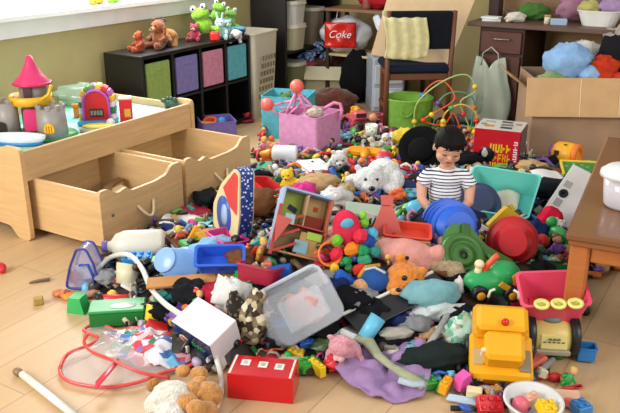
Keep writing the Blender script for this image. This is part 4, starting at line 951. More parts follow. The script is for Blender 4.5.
for x in (-.045, .045): obj('bar', MB().tube([(x, .20, .155), (x * .9, .21, .175), (x * .6, .215, .18)], .004, 6), M('d9d4c4'), yt)
mb = MB()
for x in (-.07, -.058, .055, .067): mb.box((.009, .002, .007), (x, -.0262, .055), bev=.0005)
obj('number_print', mb, M('f6dc8a'), yt)
for x in (-.088, .088):
    for y in (.0, .10): obj('wheel', MB().cyl(.034, .03, (x, y, .02), (0, 90, 0)), M('1d1c1c'), yt)
# --- black and yellow wheeled drum
bd = thing('toy_drum_roller', 'yellow and black wheeled toy with grey handle beside the dump truck', 'toy vehicle', on(553, 360) + Vector((0, .05, .0)), (0, 0, -6))
obj('drum_body', MB().cyl(.055, .115, (0, 0, .06), (0, 90, 0), n=28), M('e6cf78'), bd)
for x in (-.068, .068): obj('wheel', MB().cyl(.066, .026, (x, 0, .066), (0, 90, 0), n=28), M('17191d'), bd)
obj('front_plate', MB().box((.085, .01, .05), (0, -.052, .066), (-12, 0, 0), bev=.004), M('efe08e'), bd)
obj('grey_handle', MB().ball((.032, .02, .014), (-.0, -.0, .12)), M('73807c'), bd)
obj('grey_bumper', MB().box((.11, .02, .022), (0, -.052, .03), bev=.006), M('a9a08a'), bd)
mb = MB()
for k in range(3): mb.box((.010, .002, .006), (-.013 + k * .013, -.0605, .079), (-12, 0, 0), bev=.0005)
for k in range(5): mb.box((.009, .002, .004), (-.028 + k * .014, -.059, .068), (-12, 0, 0), bev=.0005)
obj('number_print', mb, M('6b6750'), bd)
# --- small blue bin, scissors toy, white bowl, blocks
tag(obj('toy_box', MB().tub(.058, .045, .045, taper=.95, rim=.003), M('2f7fc8'), None, on(585, 358), (0, 0, -10)), 'small open blue plastic box on bare floor by the wheeled toy', 'toy box')
rf_ = thing('toy_figure', 'small toy figure in red lying on the floor by the truck', 'toy figure', on(556, 384) + Vector((0, .02, .012)), (0, 0, 25))
obj('body', MB().ball((.022, .016, .014), (0, 0, 0)).tube([(.0, 0, 0), (.03, -.01, 0), (.045, -.005, 0)], .007, 8).tube([(0, 0, 0), (-.03, .01, 0), (-.045, .012, 0)], .007, 8), M('d22a2e'), rf_)
obj('head', MB().ball(.014, (.018, -.024, .002)), M('d9a86c'), rf_); obj('leg', MB().tube([(-.01, .01, 0), (.0, .03, 0), (.02, .05, 0)], .006, 8), M('2d4a2c'), rf_)
tag(obj('red_scissors', MB().lathe([(.011, -.003), (.016, 0), (.011, .003), (.011, -.003)], 16, sc=(1, .7, 1)).tube([(-.014, 0, 0), (-.05, .01, 0)], .005, 6), M('cf3034'), None, on(578, 388, .006), (0, 0, 25)), 'red plastic toy scissors at the edge of the heap', 'toy scissors')
wb_ = thing('plastic_bowl', 'frosted white plastic bowl of bricks at the very front of the heap', 'bowl', on(531, 417) + Vector((0, .0, .0)), (4, 0, 0), sc=.92)
obj('bowl_body', MB().lathe([(0, 0), (.06, 0), (.078, .045), (.084, .06), (.090, .062), (.090, .068), (.080, .066), (.056, .004), (0, .004)], 32), M('e6e6e2', 'vinyl', .88), wb_)
tag(obj('toy_ball', MB().ball(.024), M('e0667a'), None, wb_.location + Vector((-.03, .01, .035))), 'pink ball inside the frosted white bowl', 'ball')
bricks('toy_brick', 'yellow two-stud brick standing in the frosted white bowl', wb_.location + Vector((.03, -.02, .03)), (15, 10, 10), 2, 2, .024, 'f2cb1e')
bricks('toy_brick', 'pale peach brick in the frosted white bowl next to the pink ball', wb_.location + Vector((.0, .03, .025)), (10, 0, 40), 2, 1, .024, 'ebb59a')
bricks('toy_brick', 'blue brick half hidden past the frosted white bowl', on(580, 412), (0, 0, 20), 2, 2, .024, '3b87c9')
bricks('toy_brick', 'large red six-stud brick tipped beside the frosted white bowl', on(489, 410) + Vector((0, .02, .0)), (40, 6, 8), 3, 2, .024, 'd81f2a', .03)
bricks('toy_brick', 'green six-stud brick by the dark trousers at the heap edge', on(425, 386), (8, 0, 14), 3, 2, .021, '34a03c')
bricks('toy_brick', 'yellow orange brick between the green and the pink blocks', on(444, 390), (0, 10, -30), 1, 2, .026, 'f0a81c', .035)
tag(obj('toy_wedge', MB().prism([(-.024, 0), (.026, 0), (.016, .048), (-.014, .036)], .035), M('e356a8'), None, on(462, 387), (0, 0, 30)), 'bright pink wedge block on the floor by the dump truck', 'toy block')
tag(obj('toy_block', MB().box((.022, .022, .02), (0, 0, .01)), M('55b9b0'), None, on(452, 379), (0, 0, 15)), 'tiny teal block behind the yellow orange brick', 'toy block')
tag(obj('toy_block', MB().box((.045, .03, .026), (0, 0, .013)), M('e9dba8'), None, on(474, 396), (0, 0, -14)), 'cream block between the pink wedge and the red brick', 'toy block')
tag(obj('plastic_shard', MB().prism([(-.05, .0), (.05, -.0), (.04, .03), (-.045, .025)], .003, T=TR((0, 0, .003), (-80, 0, 0))), M('bcd3e6', 'gloss'), None, on(463, 404), (0, 0, -20)), 'flat pale blue plastic piece on the floor near the red brick', 'plastic piece')
pn = thing('marker_pen', 'black marker pen lying on the floor at the bottom edge', 'pen', on(466, 411, .007), (0, 0, -5))
obj('barrel', MB().cyl(.0065, .075, (0, 0, 0), (0, 90, 0)), M('232629'), pn); obj('cap', MB().cyl(.008, .028, (-.03, 0, 0), (0, 90, 0)), M('121315'), pn)
# --- purple cloth with grey green scarf
def drape(poly_px, th, col, name, label, cat, kind='fabric', n=26, amp=.012, base=.0, seed=1, mat=None, lift=None, alpha=None):
    """cloth spread over the heap inside an outline on the ground"""
    pts = [on(x, y) for x, y in poly_px]; cx = sum(p.x for p in pts) / len(pts); cy = sum(p.y for p in pts) / len(pts)
    def rim(t):
        k = t * len(pts); i = int(k) % len(pts); f = k - int(k); a, b = pts[i], pts[(i + 1) % len(pts)]
        return a.x * (1 - f) + b.x * f, a.y * (1 - f) + b.y * f
    def fn(u, v):
        x, y = rim(u); q = .04 + .96 * v; x = cx + (x - cx) * q; y = cy + (y - cy) * q
        z = H(x, y) + base + .004 + amp * (.5 + .5 * math.sin(u * 4 * PI + seed)) * (1 - v * .4) + amp * 1.3 * abs(noise.noise(Vector((x * 14, y * 14, seed)))) + (lift(u, v) if lift else 0)
        return (x - cx, y - cy, z)
    W = 3 * n
    mb = MB(); vs = []; fs = []
    for j in range(n // 2 + 1):
        for i in range(W): vs.append(Vector(fn(i / W, j / (n // 2))))
    m_ = len(vs)
    for j in range(n // 2):
        for i in range(W): k = (i + 1) % W; fs.append((j * W + i, j * W + k, (j + 1) * W + k, (j + 1) * W + i))
    fs.append(tuple(range(W)))
    lo = [v - Vector((0, 0, th)) for v in vs]
    fs2 = fs + [tuple(reversed([i + m_ for i in f])) for f in fs]
    j = (n // 2) * W
    for i in range(W): k = (i + 1) % W; fs2.append((j + i, j + i + m_, j + k + m_, j + k))
    mb.add(vs + lo, fs2, 0, True)
    return tag(obj(name, mb, mat or M(col, kind, alpha), None, Vector((cx, cy, 0))), label, cat)
drape([(332, 372), (350, 362), (368, 350), (396, 342), (414, 345), (432, 364), (430, 385), (424, 398), (396, 405), (364, 398), (346, 388)], .006, 'a384ae', 'fleece_cloth', 'mauve purple fleece cloth spread on the floor at the front', 'cloth', amp=.034, seed=2)
tag(obj('knitted_scarf', MB().tube([on(356, 352) + Vector((0, 0, .05)), on(368, 357) + Vector((0, 0, .055)), on(378, 370) + Vector((0, 0, .05)), on(392, 380) + Vector((0, 0, .045)), on(408, 388) + Vector((0, 0, .04)), on(424, 394) + Vector((0, 0, .025))], lambda t: .017 + .005 * math.sin(t * 9), 12, flat=.6), M('a9ad8c', 'fabric')), 'grey green knitted scarf twisted across the mauve cloth', 'scarf')
tag(obj('sock', MB().tube([on(398, 393) + Vector((0, 0, .045)), on(412, 396) + Vector((0, 0, .04)), on(424, 394) + Vector((0, 0, .035))], lambda t: .013, 10, flat=.6), M('b9c6cf', 'fabric')), 'pale blue grey sock on the mauve cloth edge', 'sock')
# --- white pink plush, cylinder and bits in front of the tub
pp = plush('plush_elephant', 'pale pink plush toy slumped behind the mauve cloth', on(352, 362) + Vector((0, .03, 0)), (40, 0, -25), 'dd9aa6', 'e6b4bb', .72, 'round', eyes=False)
cyl_ = thing('plastic_cup', 'tilted sky blue plastic cup leaning on the pink plush', 'cup', on(364, 352) + Vector((0, .0, .05)), (-25, 38, 0))
obj('cup_body', MB().lathe([(0, 0), (.024, 0), (.027, .08), (.024, .08), (.021, .004), (0, .004)], 24), M('69bfe0'), cyl_)
lumpy('small_red_toy', 'bright red crinkled toy at the mauve cloth corner', 'toy', on(336, 370), (.032, .024, .022), 'e23038', 3, 'plastic', 0, .5)
bricks('toy_brick', 'yellow green double brick on the floor before the clear tub', on(308, 369), (0, 8, 35), 3, 2, .024, '3aa83a')
bricks('toy_brick', 'yellow brick clipped to the green brick before the clear tub', on(317, 371) + Vector((0, -.01, 0)), (0, 0, 35), 1, 3, .022, 'f0cc22', .036)
bricks('toy_brick', 'flat yellow brick lying behind the green brick', on(295, 356), (0, 12, -10), 3, 2, .018, 'eec12a')
bricks('toy_brick', 'blue brick behind the flat yellow brick under the tub', on(306, 345), (10, 0, 20), 3, 2, .018, '2f6fc8')
lumpy('rubber_toy', 'dark olive rubbery toy between the tub and pink plush', 'toy', on(327, 352), (.045, .03, .02), '445436', 3, 'plastic', 0, .5)
lumpy('dark_sock', 'dark brown sock behind the red box on the floor', 'sock', on(312, 376) + Vector((-.01, .01, 0)), (.035, .018, .014), '4b4038', 5, 'fabric', 10, .3)
for i, (x, y, c, l) in enumerate(((268, 357, 'e23a2a', 'red ribbon curl behind the shiny red box'), (277, 354, 'ef6a2a', 'orange ribbon curl by the clear tub base'))):
    tag(obj('plastic_ribbon', MB().tube([(-.03, 0, .008), (-.01, .01, .02), (.015, -.004, .016), (.035, .008, .028)], .007, 8, flat=.5), M(c), None, on(x, y), (0, 0, 30)), l, 'ribbon')
lumpy('plastic_bag', 'crumpled clear bag peeping out behind the red box', 'bag', on(292, 366), (.06, .02, .015), 'c9c7a8', 3, 'vinyl', -10, .4, None, .7)
# --- red box with three stickers
rx_ = thing('gift_box', 'shiny red box with three white stickers standing on the floor', 'box', on(263, 400) + Vector((0, .045, 0)), (0, 0, -9))
obj('box_body', MB().box((.195, .105, .085), (0, 0, .0425), bev=.002), M('c8161c', 'gloss'), rx_)
for x in (-.09, .088): obj('white_edge', MB().box((.006, .10, .002), (x, 0, .0856), bev=.0005), M('f0e2d6', 'paper'), rx_)
for i, x in enumerate((-.055, -.002, .048)):
    k = obj('sticker', MB().box((.027, .030, .002), (x, .012 - i * .004, .0862), bev=.0005), M('ece4da', 'paper'), rx_)
    mb = MB()
    for q in range(3): mb.box((.013, .003, .001), (x, .018 - i * .004 - q * .006, .0876), (0, 0, 4 * q - 4), bev=.0002)
    obj('sticker_print', mb, M(('9aa3a8', '8c9a5c', 'a59a94')[i], 'paper'), k)
# --- white box with navy end
wx = thing('carton_box', 'white carton with navy logo end tilted near the red box', 'box', on(222, 352) + Vector((-.045, .055, .012)), (22, 10, -38))
obj('carton_body', MB().box((.17, .12, .10), (0, 0, .05), bev=.002), M('e6e0e4', 'card'), wx)
obj('navy_end', MB().box((.172, .003, .10), (0, -.061, .05), bev=.001), M('14234a', 'gloss'), wx)
obj('orange_logo', MB().lathe([(.012, -.001), (.021, -.001), (.021, .001), (.012, .001), (.012, -.001)], 20, c=(-.04, -.063, .045), rot=(90, 0, 0), sc=(1, .8, 1)), M('d9bfa6', 'gloss'), wx)
obj('logo_figure', MB().ball((.009, .002, .011), (-.04, -.064, .045)), M('c9502e', 'gloss'), wx)
glyphs(5, .06, .018, M('3f9a52', 'gloss'), wx, (.028, -.0635, .052), (90, 0, 0), 5)
# --- white hoop tube and stick
def path_on(pp, dz): return [on(x, y) + Vector((0, 0, d)) for (x, y), d in zip(pp, dz)]
def smooth_path(P_, n=6):
    P_ = [P_[0]] + P_ + [P_[-1]]; out = []
    for i in range(1, len(P_) - 2):
        a, b, c, d = P_[i - 1:i + 3]
        for k in range(n):
            t = k / n; out.append(.5 * ((2 * b) + (c - a) * t + (2 * a - 5 * b + 4 * c - d) * t * t + (3 * b - a - 3 * c + d) * t ** 3))
    out.append(P_[-1]); return out
tag(obj('foam_hoop', MB().tube(smooth_path(path_on([(98, 282), (112, 274), (130, 273), (143, 285), (152, 303), (166, 322), (188, 336), (207, 350), (218, 370), (222, 392), (214, 418)], [.05, .07, .075, .07, .06, .07, .06, .045, .03, .02, .015])), .0095, 10), M('dfddd2', 'plastic')), 'long white curved foam tube snaking from the heap to the floor', 'tube')
sk_ = thing('drumstick', 'white stick with brown wooden tip on the bare floor', 'stick', (0, 0, 0))
a_, b_ = at(22, 374, .014), at(75, 416, .014); 
obj('white_shaft', MB().tube([a_, b_], .011, 12), M('e6e2d6'), sk_); obj('wooden_tip', MB().ball((.02, .014, .013), at(18, 372, .014), rot=(0, 0, -35)), M('8d6c46', 'wood'), sk_)
# --- brown and white plush dog lying at the front
pd_ = thing('plush_dog', 'white bodied plush dog with tan paws lying at the front edge', 'soft toy', at(185, 413, 0), (0, 0, 0))
def W(px, py, z): return at(px, py, z) - pd_.location
b = MB().ball((.062, .055, .045), W(172, 397, .05)).ball((.04, .035, .035), W(158, 405, .04)).ball((.045, .04, .03), W(170, 415, .04))
o = obj('body', b, M('e9e2d2', 'plush'), pd_); lump(o, .004, 4, .005, .015)
b2 = MB().ball((.045, .04, .04), W(208, 395, .045)).ball((.04, .035, .03), W(205, 412, .035)); o = obj('head', b2, M('c98d4e', 'plush'), pd_); lump(o, .004, 4, .004, .015)
for (x, y, r_) in ((193, 390, .029), (199, 374, .027), (196, 408, .028), (183, 371, .022), (188, 402, .03), (200, 384, .028)): obj('paw', MB().ball((r_, r_ * .9, r_ * .85), W(x, y, .062)), M('cf9250', 'plush'), pd_)
obj('ear', MB().ball((.018, .01, .025), W(153, 385, .05), rot=(0, 30, 0)), M('b9803f', 'plush'), pd_)
# --- clear vinyl bag with red piping
def vinyl_bag():
    t = thing('vinyl_bag', 'clear vinyl bag with red piping and printed pattern on the floor', 'bag', (0, 0, 0))
    outl = [(60, 372), (68, 358), (90, 350), (98, 340), (84, 334), (92, 328), (106, 329), (120, 334), (150, 330), (180, 330), (205, 336), (213, 350), (205, 362), (185, 372), (165, 376), (140, 386), (110, 391), (82, 388), (64, 382)]
    pts = [at(x, y, 0) for x, y in outl]; cx = sum(p.x for p in pts) / len(pts); cy = sum(p.y for p in pts) / len(pts)
    def surf(i, v):
        p = pts[i % len(pts)]; q = v; x = cx + (p.x - cx) * q; y = cy + (p.y - cy) * q
        return Vector((x, y, .008 + .05 * (1 - v ** 2) * (.6 + .5 * noise.noise(Vector((x * 9, y * 9, 1)))) + .012 * abs(noise.noise(Vector((x * 30, y * 30, 4))))))
    def srf(u, v):
        k = u * len(pts); i = int(k); f = k - i
        return surf(i, v) * (1 - f) + surf(i + 1, v) * f
    mb = MB().sheet(lambda u, v: srf(u * .9999, .05 + .95 * v), 76, 14, .0015)
    obj('clear_panel', mb, M('e8dcd8', 'vinyl', .26), t)
    obj('red_piping', MB().tube(smooth_path([surf(i, 1) + Vector((0, 0, .003)) for i in range(len(pts))] + [surf(0, 1)], 4), .0058, 8), M('e2504a', 'vinyl'), t)
    obj('red_piping', MB().tube(smooth_path([at(x, y, z) for x, y, z in ((88, 334, .05), (84, 342, .04), (92, 352, .03), (112, 360, .05), (140, 372, .04), (170, 378, .02))]), .0055, 8), M('dd4a48', 'vinyl'), t)
    pr = [at(x, y, 0) for x, y in ((108, 340), (140, 333), (180, 333), (210, 340), (208, 358), (178, 374), (140, 372), (112, 358))]; c2 = sum(pr, Vector((0, 0, 0))) / len(pr)
    def ps(u, v):
        k = u * len(pr) * .9999; i = int(k); f = k - i; p = pr[i % len(pr)] * (1 - f) + pr[(i + 1) % len(pr)] * f; p = c2 + (p - c2) * (.05 + .95 * v)
        return (p.x, p.y, .055 + .03 * noise.noise(Vector((p.x * 18, p.y * 18, 2))) + .012 * noise.noise(Vector((p.x * 50, p.y * 50, 2))) - .03 * v * v)
    obj('printed_panel', MB().sheet(ps, 60, 10, .0015), confetti(26, ['eeeaee', 'f0c8cc', 'd83b3f', 'eeeaee', '4a86c4', 'f4f2f4', 'e8a9b4', 'e2505a', '3f8f6a', 'f0eef2', '8f7fc0', 'eeeaee'], 'vinyl', .8), t)
    obj('red_strap', MB().sheet(lambda u, v: tuple(at(96 + 22 * u - 0 * v, 382 - 24 * u + 8 * v * (1 - .2 * u), .035 + .012 * math.sin(u * 3))), 10, 3, .003), M('dc3b52', 'vinyl'), t)
vinyl_bag()
# --- green box with red tube
gx = thing('toy_tool_box', 'dark green lidded box with white front at the heap edge', 'toy box', on(116, 326) + Vector((0, .04, 0)), (0, 0, 8))
obj('box_body', MB().box((.185, .09, .05), (0, 0, .025), bev=.004), M('1c7a34'), gx)
obj('box_lid', MB().box((.19, .095, .012), (0, 0, .056), bev=.004), M('2f9a4a'), gx)
obj('white_oval', MB().lathe([(0, 0), (.045, 0), (.045, .002), (0, .003)], 24, c=(.02, -.01, .062), sc=(1, .45, 1)), M('e9efe6'), gx)
rt = thing('toy_dumbbell', 'red toy tube with black wheel ends on the green box', 'toy', on(118, 303) + Vector((0, .0, .015)), (0, 4, 8))
obj('tube_body', MB().cyl(.018, .11, (0, 0, 0), (0, 90, 0)), M('d82c30'), rt); obj('blue_end', MB().cyl(.019, .02, (.055, 0, 0), (0, 90, 0)), M('2b4d9a'), rt)
obj('wheel', MB().cyl(.024, .02, (-.065, 0, .002), (0, 80, 20)), M('17181b'), rt)
rw = thing('spare_toy_wheel', 'black toy wheel with wooden hub beside the green wedge block', 'wheel', on(97, 312) + Vector((0, 0, .02)), (70, 0, 20))
obj('tyre', MB().cyl(.022, .018, (0, 0, 0)), M('1a191c'), rw); obj('hub', MB().cyl(.010, .020, (0, 0, 0)), M('c9a36a'), rw)
tag(obj('toy_wedge', MB().prism([(-.035, 0), (.035, 0), (.022, .062), (-.022, .062)], .05), M('2fb35e'), None, on(79, 311), (0, 0, -14)), 'green wedge block on bare floor at the heap edge', 'toy block')
# --- clear zipped bag with blue trim
zb = thing('zip_bag', 'clear zipped bag with blue trim standing at the heap edge', 'bag', on(84, 288) + Vector((0, .03, .0)), (0, 0, -6))
def bagp(s_, th=0): return rounded([(-.065, 0), (.07, 0), (.055, .10), (.03, .165), (-.005, .165), (-.04, .09)], .02)
obj('bag_body', MB().prism(bagp(1), .07), M('a9add0', 'vinyl', .45), zb)
for yy in (-.037, .037): obj('blue_trim', MB().tube([(x, yy, z) for x, z in bagp(1)], .0045, 8, closed=True), M('3c3f9a', 'vinyl'), zb)
obj('blue_strap', MB().tube([(.00, -.042, .10), (.035, -.045, .105), (.05, -.045, .06), (.056, -.042, .01)], .008, 8, flat=.5), M('2d4bb4', 'vinyl'), zb)
obj('paper_insert', MB().box((.07, .01, .06), (.005, -.0, .055), (0, -12, 0), bev=.002), M('dfe6ea', 'paper'), zb); obj('orange_card', MB().box((.03, .01, .05), (-.035, -.022, .04), (0, 8, 0), bev=.002), M('c9622c', 'card'), zb)
for i, (x, y, c, l) in enumerate(((61, 296, 'c9754a', 'orange brown toy bit under the zipped bag'), (70, 299, 'e08a2c', 'orange toy piece beneath the zipped bag'), (92, 297, 'b8826a', 'pinkish brown chain links beneath the zipped bag'))):
    lumpy('toy_piece', l, 'toy', on(x, y), (.028, .02, .012), c, i, 'plastic', 20 * i, .4)
tag(obj('wood_block', MB().box((.035, .03, .028), (0, 0, .014)), M('b28e45', 'wood'), None, at(39, 304, 0), (0, 0, 20)), 'small mustard wooden cube alone on the bare floor', 'toy block')
tag(obj('wood_chip', MB().prism([(-.04, 0), (.035, 0), (.04, .012), (.0, .01), (-.03, .006)], .014), M('6f5a42', 'wood'), None, at(40, 282, 0), (0, 0, 18)), 'dark splinter of wood lying on the bare floor', 'wood piece')
tag(obj('toy_ball', MB().ball((.024, .02, .022), (0, 0, .02)).ball(.014, (.012, -.012, .014)), M('c9252e'), None, at(1, 272, 0)), 'small red toy on bare floor near the train table leg', 'toy')
# --- milk jug, blue brick, bucket, blue tray, plank
mj = thing('milk_jug', 'large white plastic jug lying on its side by the drawer', 'jug', on(137, 260) + Vector((.0, .04, .045)), (0, 0, 6))
jb = MB().lathe([(0, -.105), (.052, -.105), (.062, -.09), (.062, .05), (.05, .085), (.022, .105), (.02, .12), (0, .12)], 26, rot=(0, -90, 0))
obj('jug_body', jb, M('dbd6c6', 'vinyl'), mj); obj('cap', MB().cyl(.024, .022, (-.128, 0, 0), (0, 90, 0)), M('6b62a8'), mj)
bricks('toy_brick', 'blue eight-stud brick resting in front of the white jug', on(139, 264) + Vector((0, -.01, .01)), (10, 0, 0), 4, 2, .028, '2f8fd6')
lb = thing('toy_bucket', 'light blue translucent bucket tipped over before the navy tray', 'bucket', on(178, 276) + Vector((.01, .0, .04)), (52, -20, -18))
obj('bucket_body', MB().lathe([(0, 0), (.045, 0), (.07, .10), (.076, .10), (.076, .106), (.068, .106), (.042, .004), (0, .004)][::-1], 30, T=TR((0, 0, .09), (180, 0, 0))), M('7da8e0', 'vinyl'), lb)
obj('bucket_base', MB().cyl(.046, .008, (0, 0, .092)), M('8fb6ea', 'vinyl'), lb)
bt_ = thing('plastic_tray', 'bright blue rectangular plastic tray on the orange plank', 'tray', on(221, 280) + Vector((0, .01, .055)), (24, 0, 3))
obj('tray_body', MB().tub(.165, .09, .05, taper=.9, rim=.006), M('2c5fd0'), bt_); obj('slot', MB().box((.02, .004, .012), (0, -.047, .03), bev=.002), M('1b3f96'), bt_)
tag(obj('wooden_plank', MB().box((.36, .05, .014), (0, 0, 0), bev=.003), M('c98a4c', 'wood'), None, on(200, 290) + Vector((0, -.01, .045)), (20, -3, 4)), 'orange brown wooden plank under the blue tray', 'plank')
lumpy('blue_sleeve', 'light blue sheet fold behind the navy blue tray', 'cloth', on(212, 262) + Vector((0, .03, 0)), (.09, .04, .04), '8fc0e2', 5, 'fabric', 20, .4)
# --- crumpled camouflage and white bags
lumpy('plastic_bag', 'white crumpled plastic bag above the white carton', 'bag', on(234, 318) + Vector((-.01, .03, 0)), (.055, .04, .06), 'dfdcd6', 7, 'vinyl', 0, .6)
sb = tag(obj('patterned_bag', crumple(.05, .04, .085, 9, .4), confetti(55, ['8a7a58', '4a3d2c', 'b9aa84', '6c5c40', 'd8cfb4', '3a3026'], 'fabric'), None, on(252, 345) + Vector((0, .02, 0)), (0, 8, 0)), 'brown camouflage patterned pouch standing behind the red box', 'bag')
tag(obj('patterned_pouch', crumple(.03, .03, .075, 5, .3), spots('2c2620', '7d6a4c', 60, .35, 'fabric'), None, on(240, 340) + Vector((0, .03, 0)), (0, -8, 0)), 'narrow dark speckled pouch between the carton and camouflage pouch', 'pouch')
# --- clear storage tub on its side
ctb = thing('storage_tub', 'large clear plastic storage tub tipped on its side in the heap', 'storage tub', on(305, 338) + Vector((.0, -.03, .125)), (0, 0, 0))
_z = Vector((-.30, .80, -.52)).normalized(); _x = Vector((math.cos(R(24)), .25, math.sin(R(24)))); _y = _z.cross(_x).normalized(); _x = _y.cross(_z)
ctb.rotation_euler = Matrix((_x, _y, _z)).transposed().to_euler()
obj('tub_body', MB().tub(.285, .20, .13, t=.003, taper=.84, rim=.009, rc=.22, T=TR((0, 0, .0))), M('cdd3dc', 'vinyl', .27), ctb)
obj('tub_rim', MB().tube([(x, y, .128) for x, y in [(.15 - .03 + .03 * math.cos(a), .107 - .03 + .03 * math.sin(a)) for a in (0, .5, 1, 1.57)] + [(-.12 + .03 * math.cos(a), .077 + .03 * math.sin(a)) for a in (1.57, 2, 2.6, 3.14)] + [(-.12 + .03 * math.cos(a), -.077 + .03 * math.sin(a)) for a in (3.14, 3.7, 4.2, 4.71)] + [(.12 + .03 * math.cos(a), -.077 + .03 * math.sin(a)) for a in (4.71, 5.2, 5.8, 6.28)]], .007, 8, closed=True), M('dde1e6', 'vinyl', .8), ctb)
obj('inner_panel', MB().box((.15, .10, .003), (0, 0, .006), bev=.002), M('eceef2', 'vinyl', .25), ctb)
lumpy('orange_toy', 'coral orange toy showing through the clear storage tub', 'toy', ctb.location + Vector((-.0, .05, -.09)), (.06, .04, .06), 'e2704a', 4, 'plastic', 0, .3)
lumpy('blue_toy', 'blue toy low inside the clear storage tub', 'toy', ctb.location + Vector((-.07, .03, -.12)), (.045, .03, .03), '3a7fc2', 6, 'plastic', 0, .3)
# ================================================================ the middle of the heap
# --- cardboard doll house, open front, tipped
dh = thing('doll_house', 'open red framed card doll house tipped over in the middle of the heap', 'doll house', on(296, 273) + Vector((.0, .02, .06)), (0, 0, 0), sc=.9)
_z = Vector((.22, .45, .85)).normalized(); _x = Vector((.93, .15, -.33)).normalized(); _y = _z.cross(_x).normalized(); _x = _y.cross(_z)
dh.rotation_euler = Matrix((_x, _y, _z)).transposed().to_euler()
RD = M('b5463f', 'card'); WDC = M('b8936a', 'card')
HWd, HH, HD = .20, .25, .075
obj('back_board', MB().box((HWd, .006, HH), (0, HD, HH / 2), bev=.001), M('a98f63', 'card'), dh)
for x in (-HWd / 2, HWd / 2): obj('side_board', MB().box((.008, HD, HH), (x, HD / 2, HH / 2), bev=.001), M('9fb6cf' if x < 0 else 'b5654a', 'card'), dh)
for z in (0, HH): obj('end_board', MB().box((HWd, HD, .008), (0, HD / 2, z), bev=.001), M('8fb2d2' if z else 'b9855a', 'card'), dh)
obj('floor_board', MB().box((HWd - .01, HD, .006), (0, HD / 2, HH * .46), bev=.001), RD, dh)
obj('room_wall', MB().box((.006, HD, HH * .5), (.0, HD / 2, HH * .72), bev=.001), WDC, dh)
obj('green_wallpaper', MB().box((HWd * .46, .003, HH * .48), (-HWd * .25, HD - .005, HH * .73), bev=.001), M('a5b455', 'paper'), dh)
obj('cream_wallpaper', MB().box((HWd * .46, .003, HH * .48), (HWd * .25, HD - .005, HH * .73), bev=.001), M('c3ab72', 'paper'), dh)
obj('printed_picture', MB().box((.04, .003, .022), (-.04, HD - .008, HH * .72), (0, 20, 0), bev=.001), M('36404a', 'paper'), dh)
obj('printed_picture', MB().box((.02, .003, .02), (.055, HD - .008, HH * .8), bev=.001), M('c4502f', 'paper'), dh)
rf2 = obj('red_roof_panel', MB().prism([(0, 0), (.11, .01), (.08, .07)], .006, T=TR((-.10, -.02, .03), (0, -58, 8))), M('d0665a', 'card'), dh)
obj('frame_bar', MB().box((.012, .012, .2), (-.105, -.006, .08), bev=.001), RD, dh)
for z in (.02, .075, .13): obj('frame_bar', MB().box((.10, .012, .010), (-.055, -.006, z), (0, -30, 0), bev=.001), RD, dh)
obj('window_print', MB().box((.04, .003, .04), (-.06, -.013, .13), bev=.001), M('9fb0b8', 'paper'), dh)
obj('red_window_frame', MB().prism([(0, 0), (.07, 0), (.07, .045), (0, .045)], .01, T=TR((.012, HD * .5, .12))), M('8d3a2c', 'card'), dh)
obj('blue_panel', MB().box((.055, .008, .05), (.01, .0, .035), bev=.001), M('7ea6ae', 'paper'), dh); obj('green_panel', MB().box((.06, .006, .03), (.055, -.003, .085), bev=.001), M('9dbb4c', 'paper'), dh)
obj('tan_panel', MB().box((.09, .006, .09), (.045, .004, .05), bev=.001), M('b48e55', 'card'), dh)
# --- puzzle-like standing board with dotted blue edge
pbd = thing('foam_play_board', 'thick picture board with blue dotted edge standing beside the open drawer', 'play board', on(233, 240) + Vector((-.01, .03, .0)), (0, 0, 0))
_z = Vector((.10, -.14, 1)).normalized(); _x = Vector((.52, -.83, -.1)).normalized(); _y = _z.cross(_x).normalized(); _x = _y.cross(_z)
pbd.rotation_euler = Matrix((_x, _y, _z)).transposed().to_euler()
outl = rounded([(-.10, 0), (.10, .01), (.115, .15), (.095, .33), (.055, .335), (-.05, .22), (-.11, .10)], .02)
obj('board_core', MB().prism(outl, .05), spots('1f3f8f', 'e6ecf4', 75, .30), pbd)
for yy in (.028, -.028):
    obj('picture_face', MB().prism([(x * .97, z * .97 + .004) for x, z in outl], .006, T=TR((0, yy, 0))), M('e9d9a6'), pbd)
    obj('red_field', MB().prism(rounded([(.03, .16), (.095, .15), (.085, .31), (.055, .315), (-.03, .21)], .01), .008, T=TR((0, yy, 0))), M('dd4a4a'), pbd)
    obj('blue_oval', MB().lathe([(0, -.005), (.05, -.005), (.05, .005), (0, .005)], 28, c=(-.01, yy, .10), rot=(90, 0, 0), sc=(1.2, 1.6, 1)), M('3f62b4'), pbd)
    obj('white_oval', MB().lathe([(0, -.006), (.025, -.006), (.025, .006), (0, .006)], 24, c=(-.005, yy, .105), rot=(90, 0, 0), sc=(1, 1.8, 1)), M('a9c8ec'), pbd)
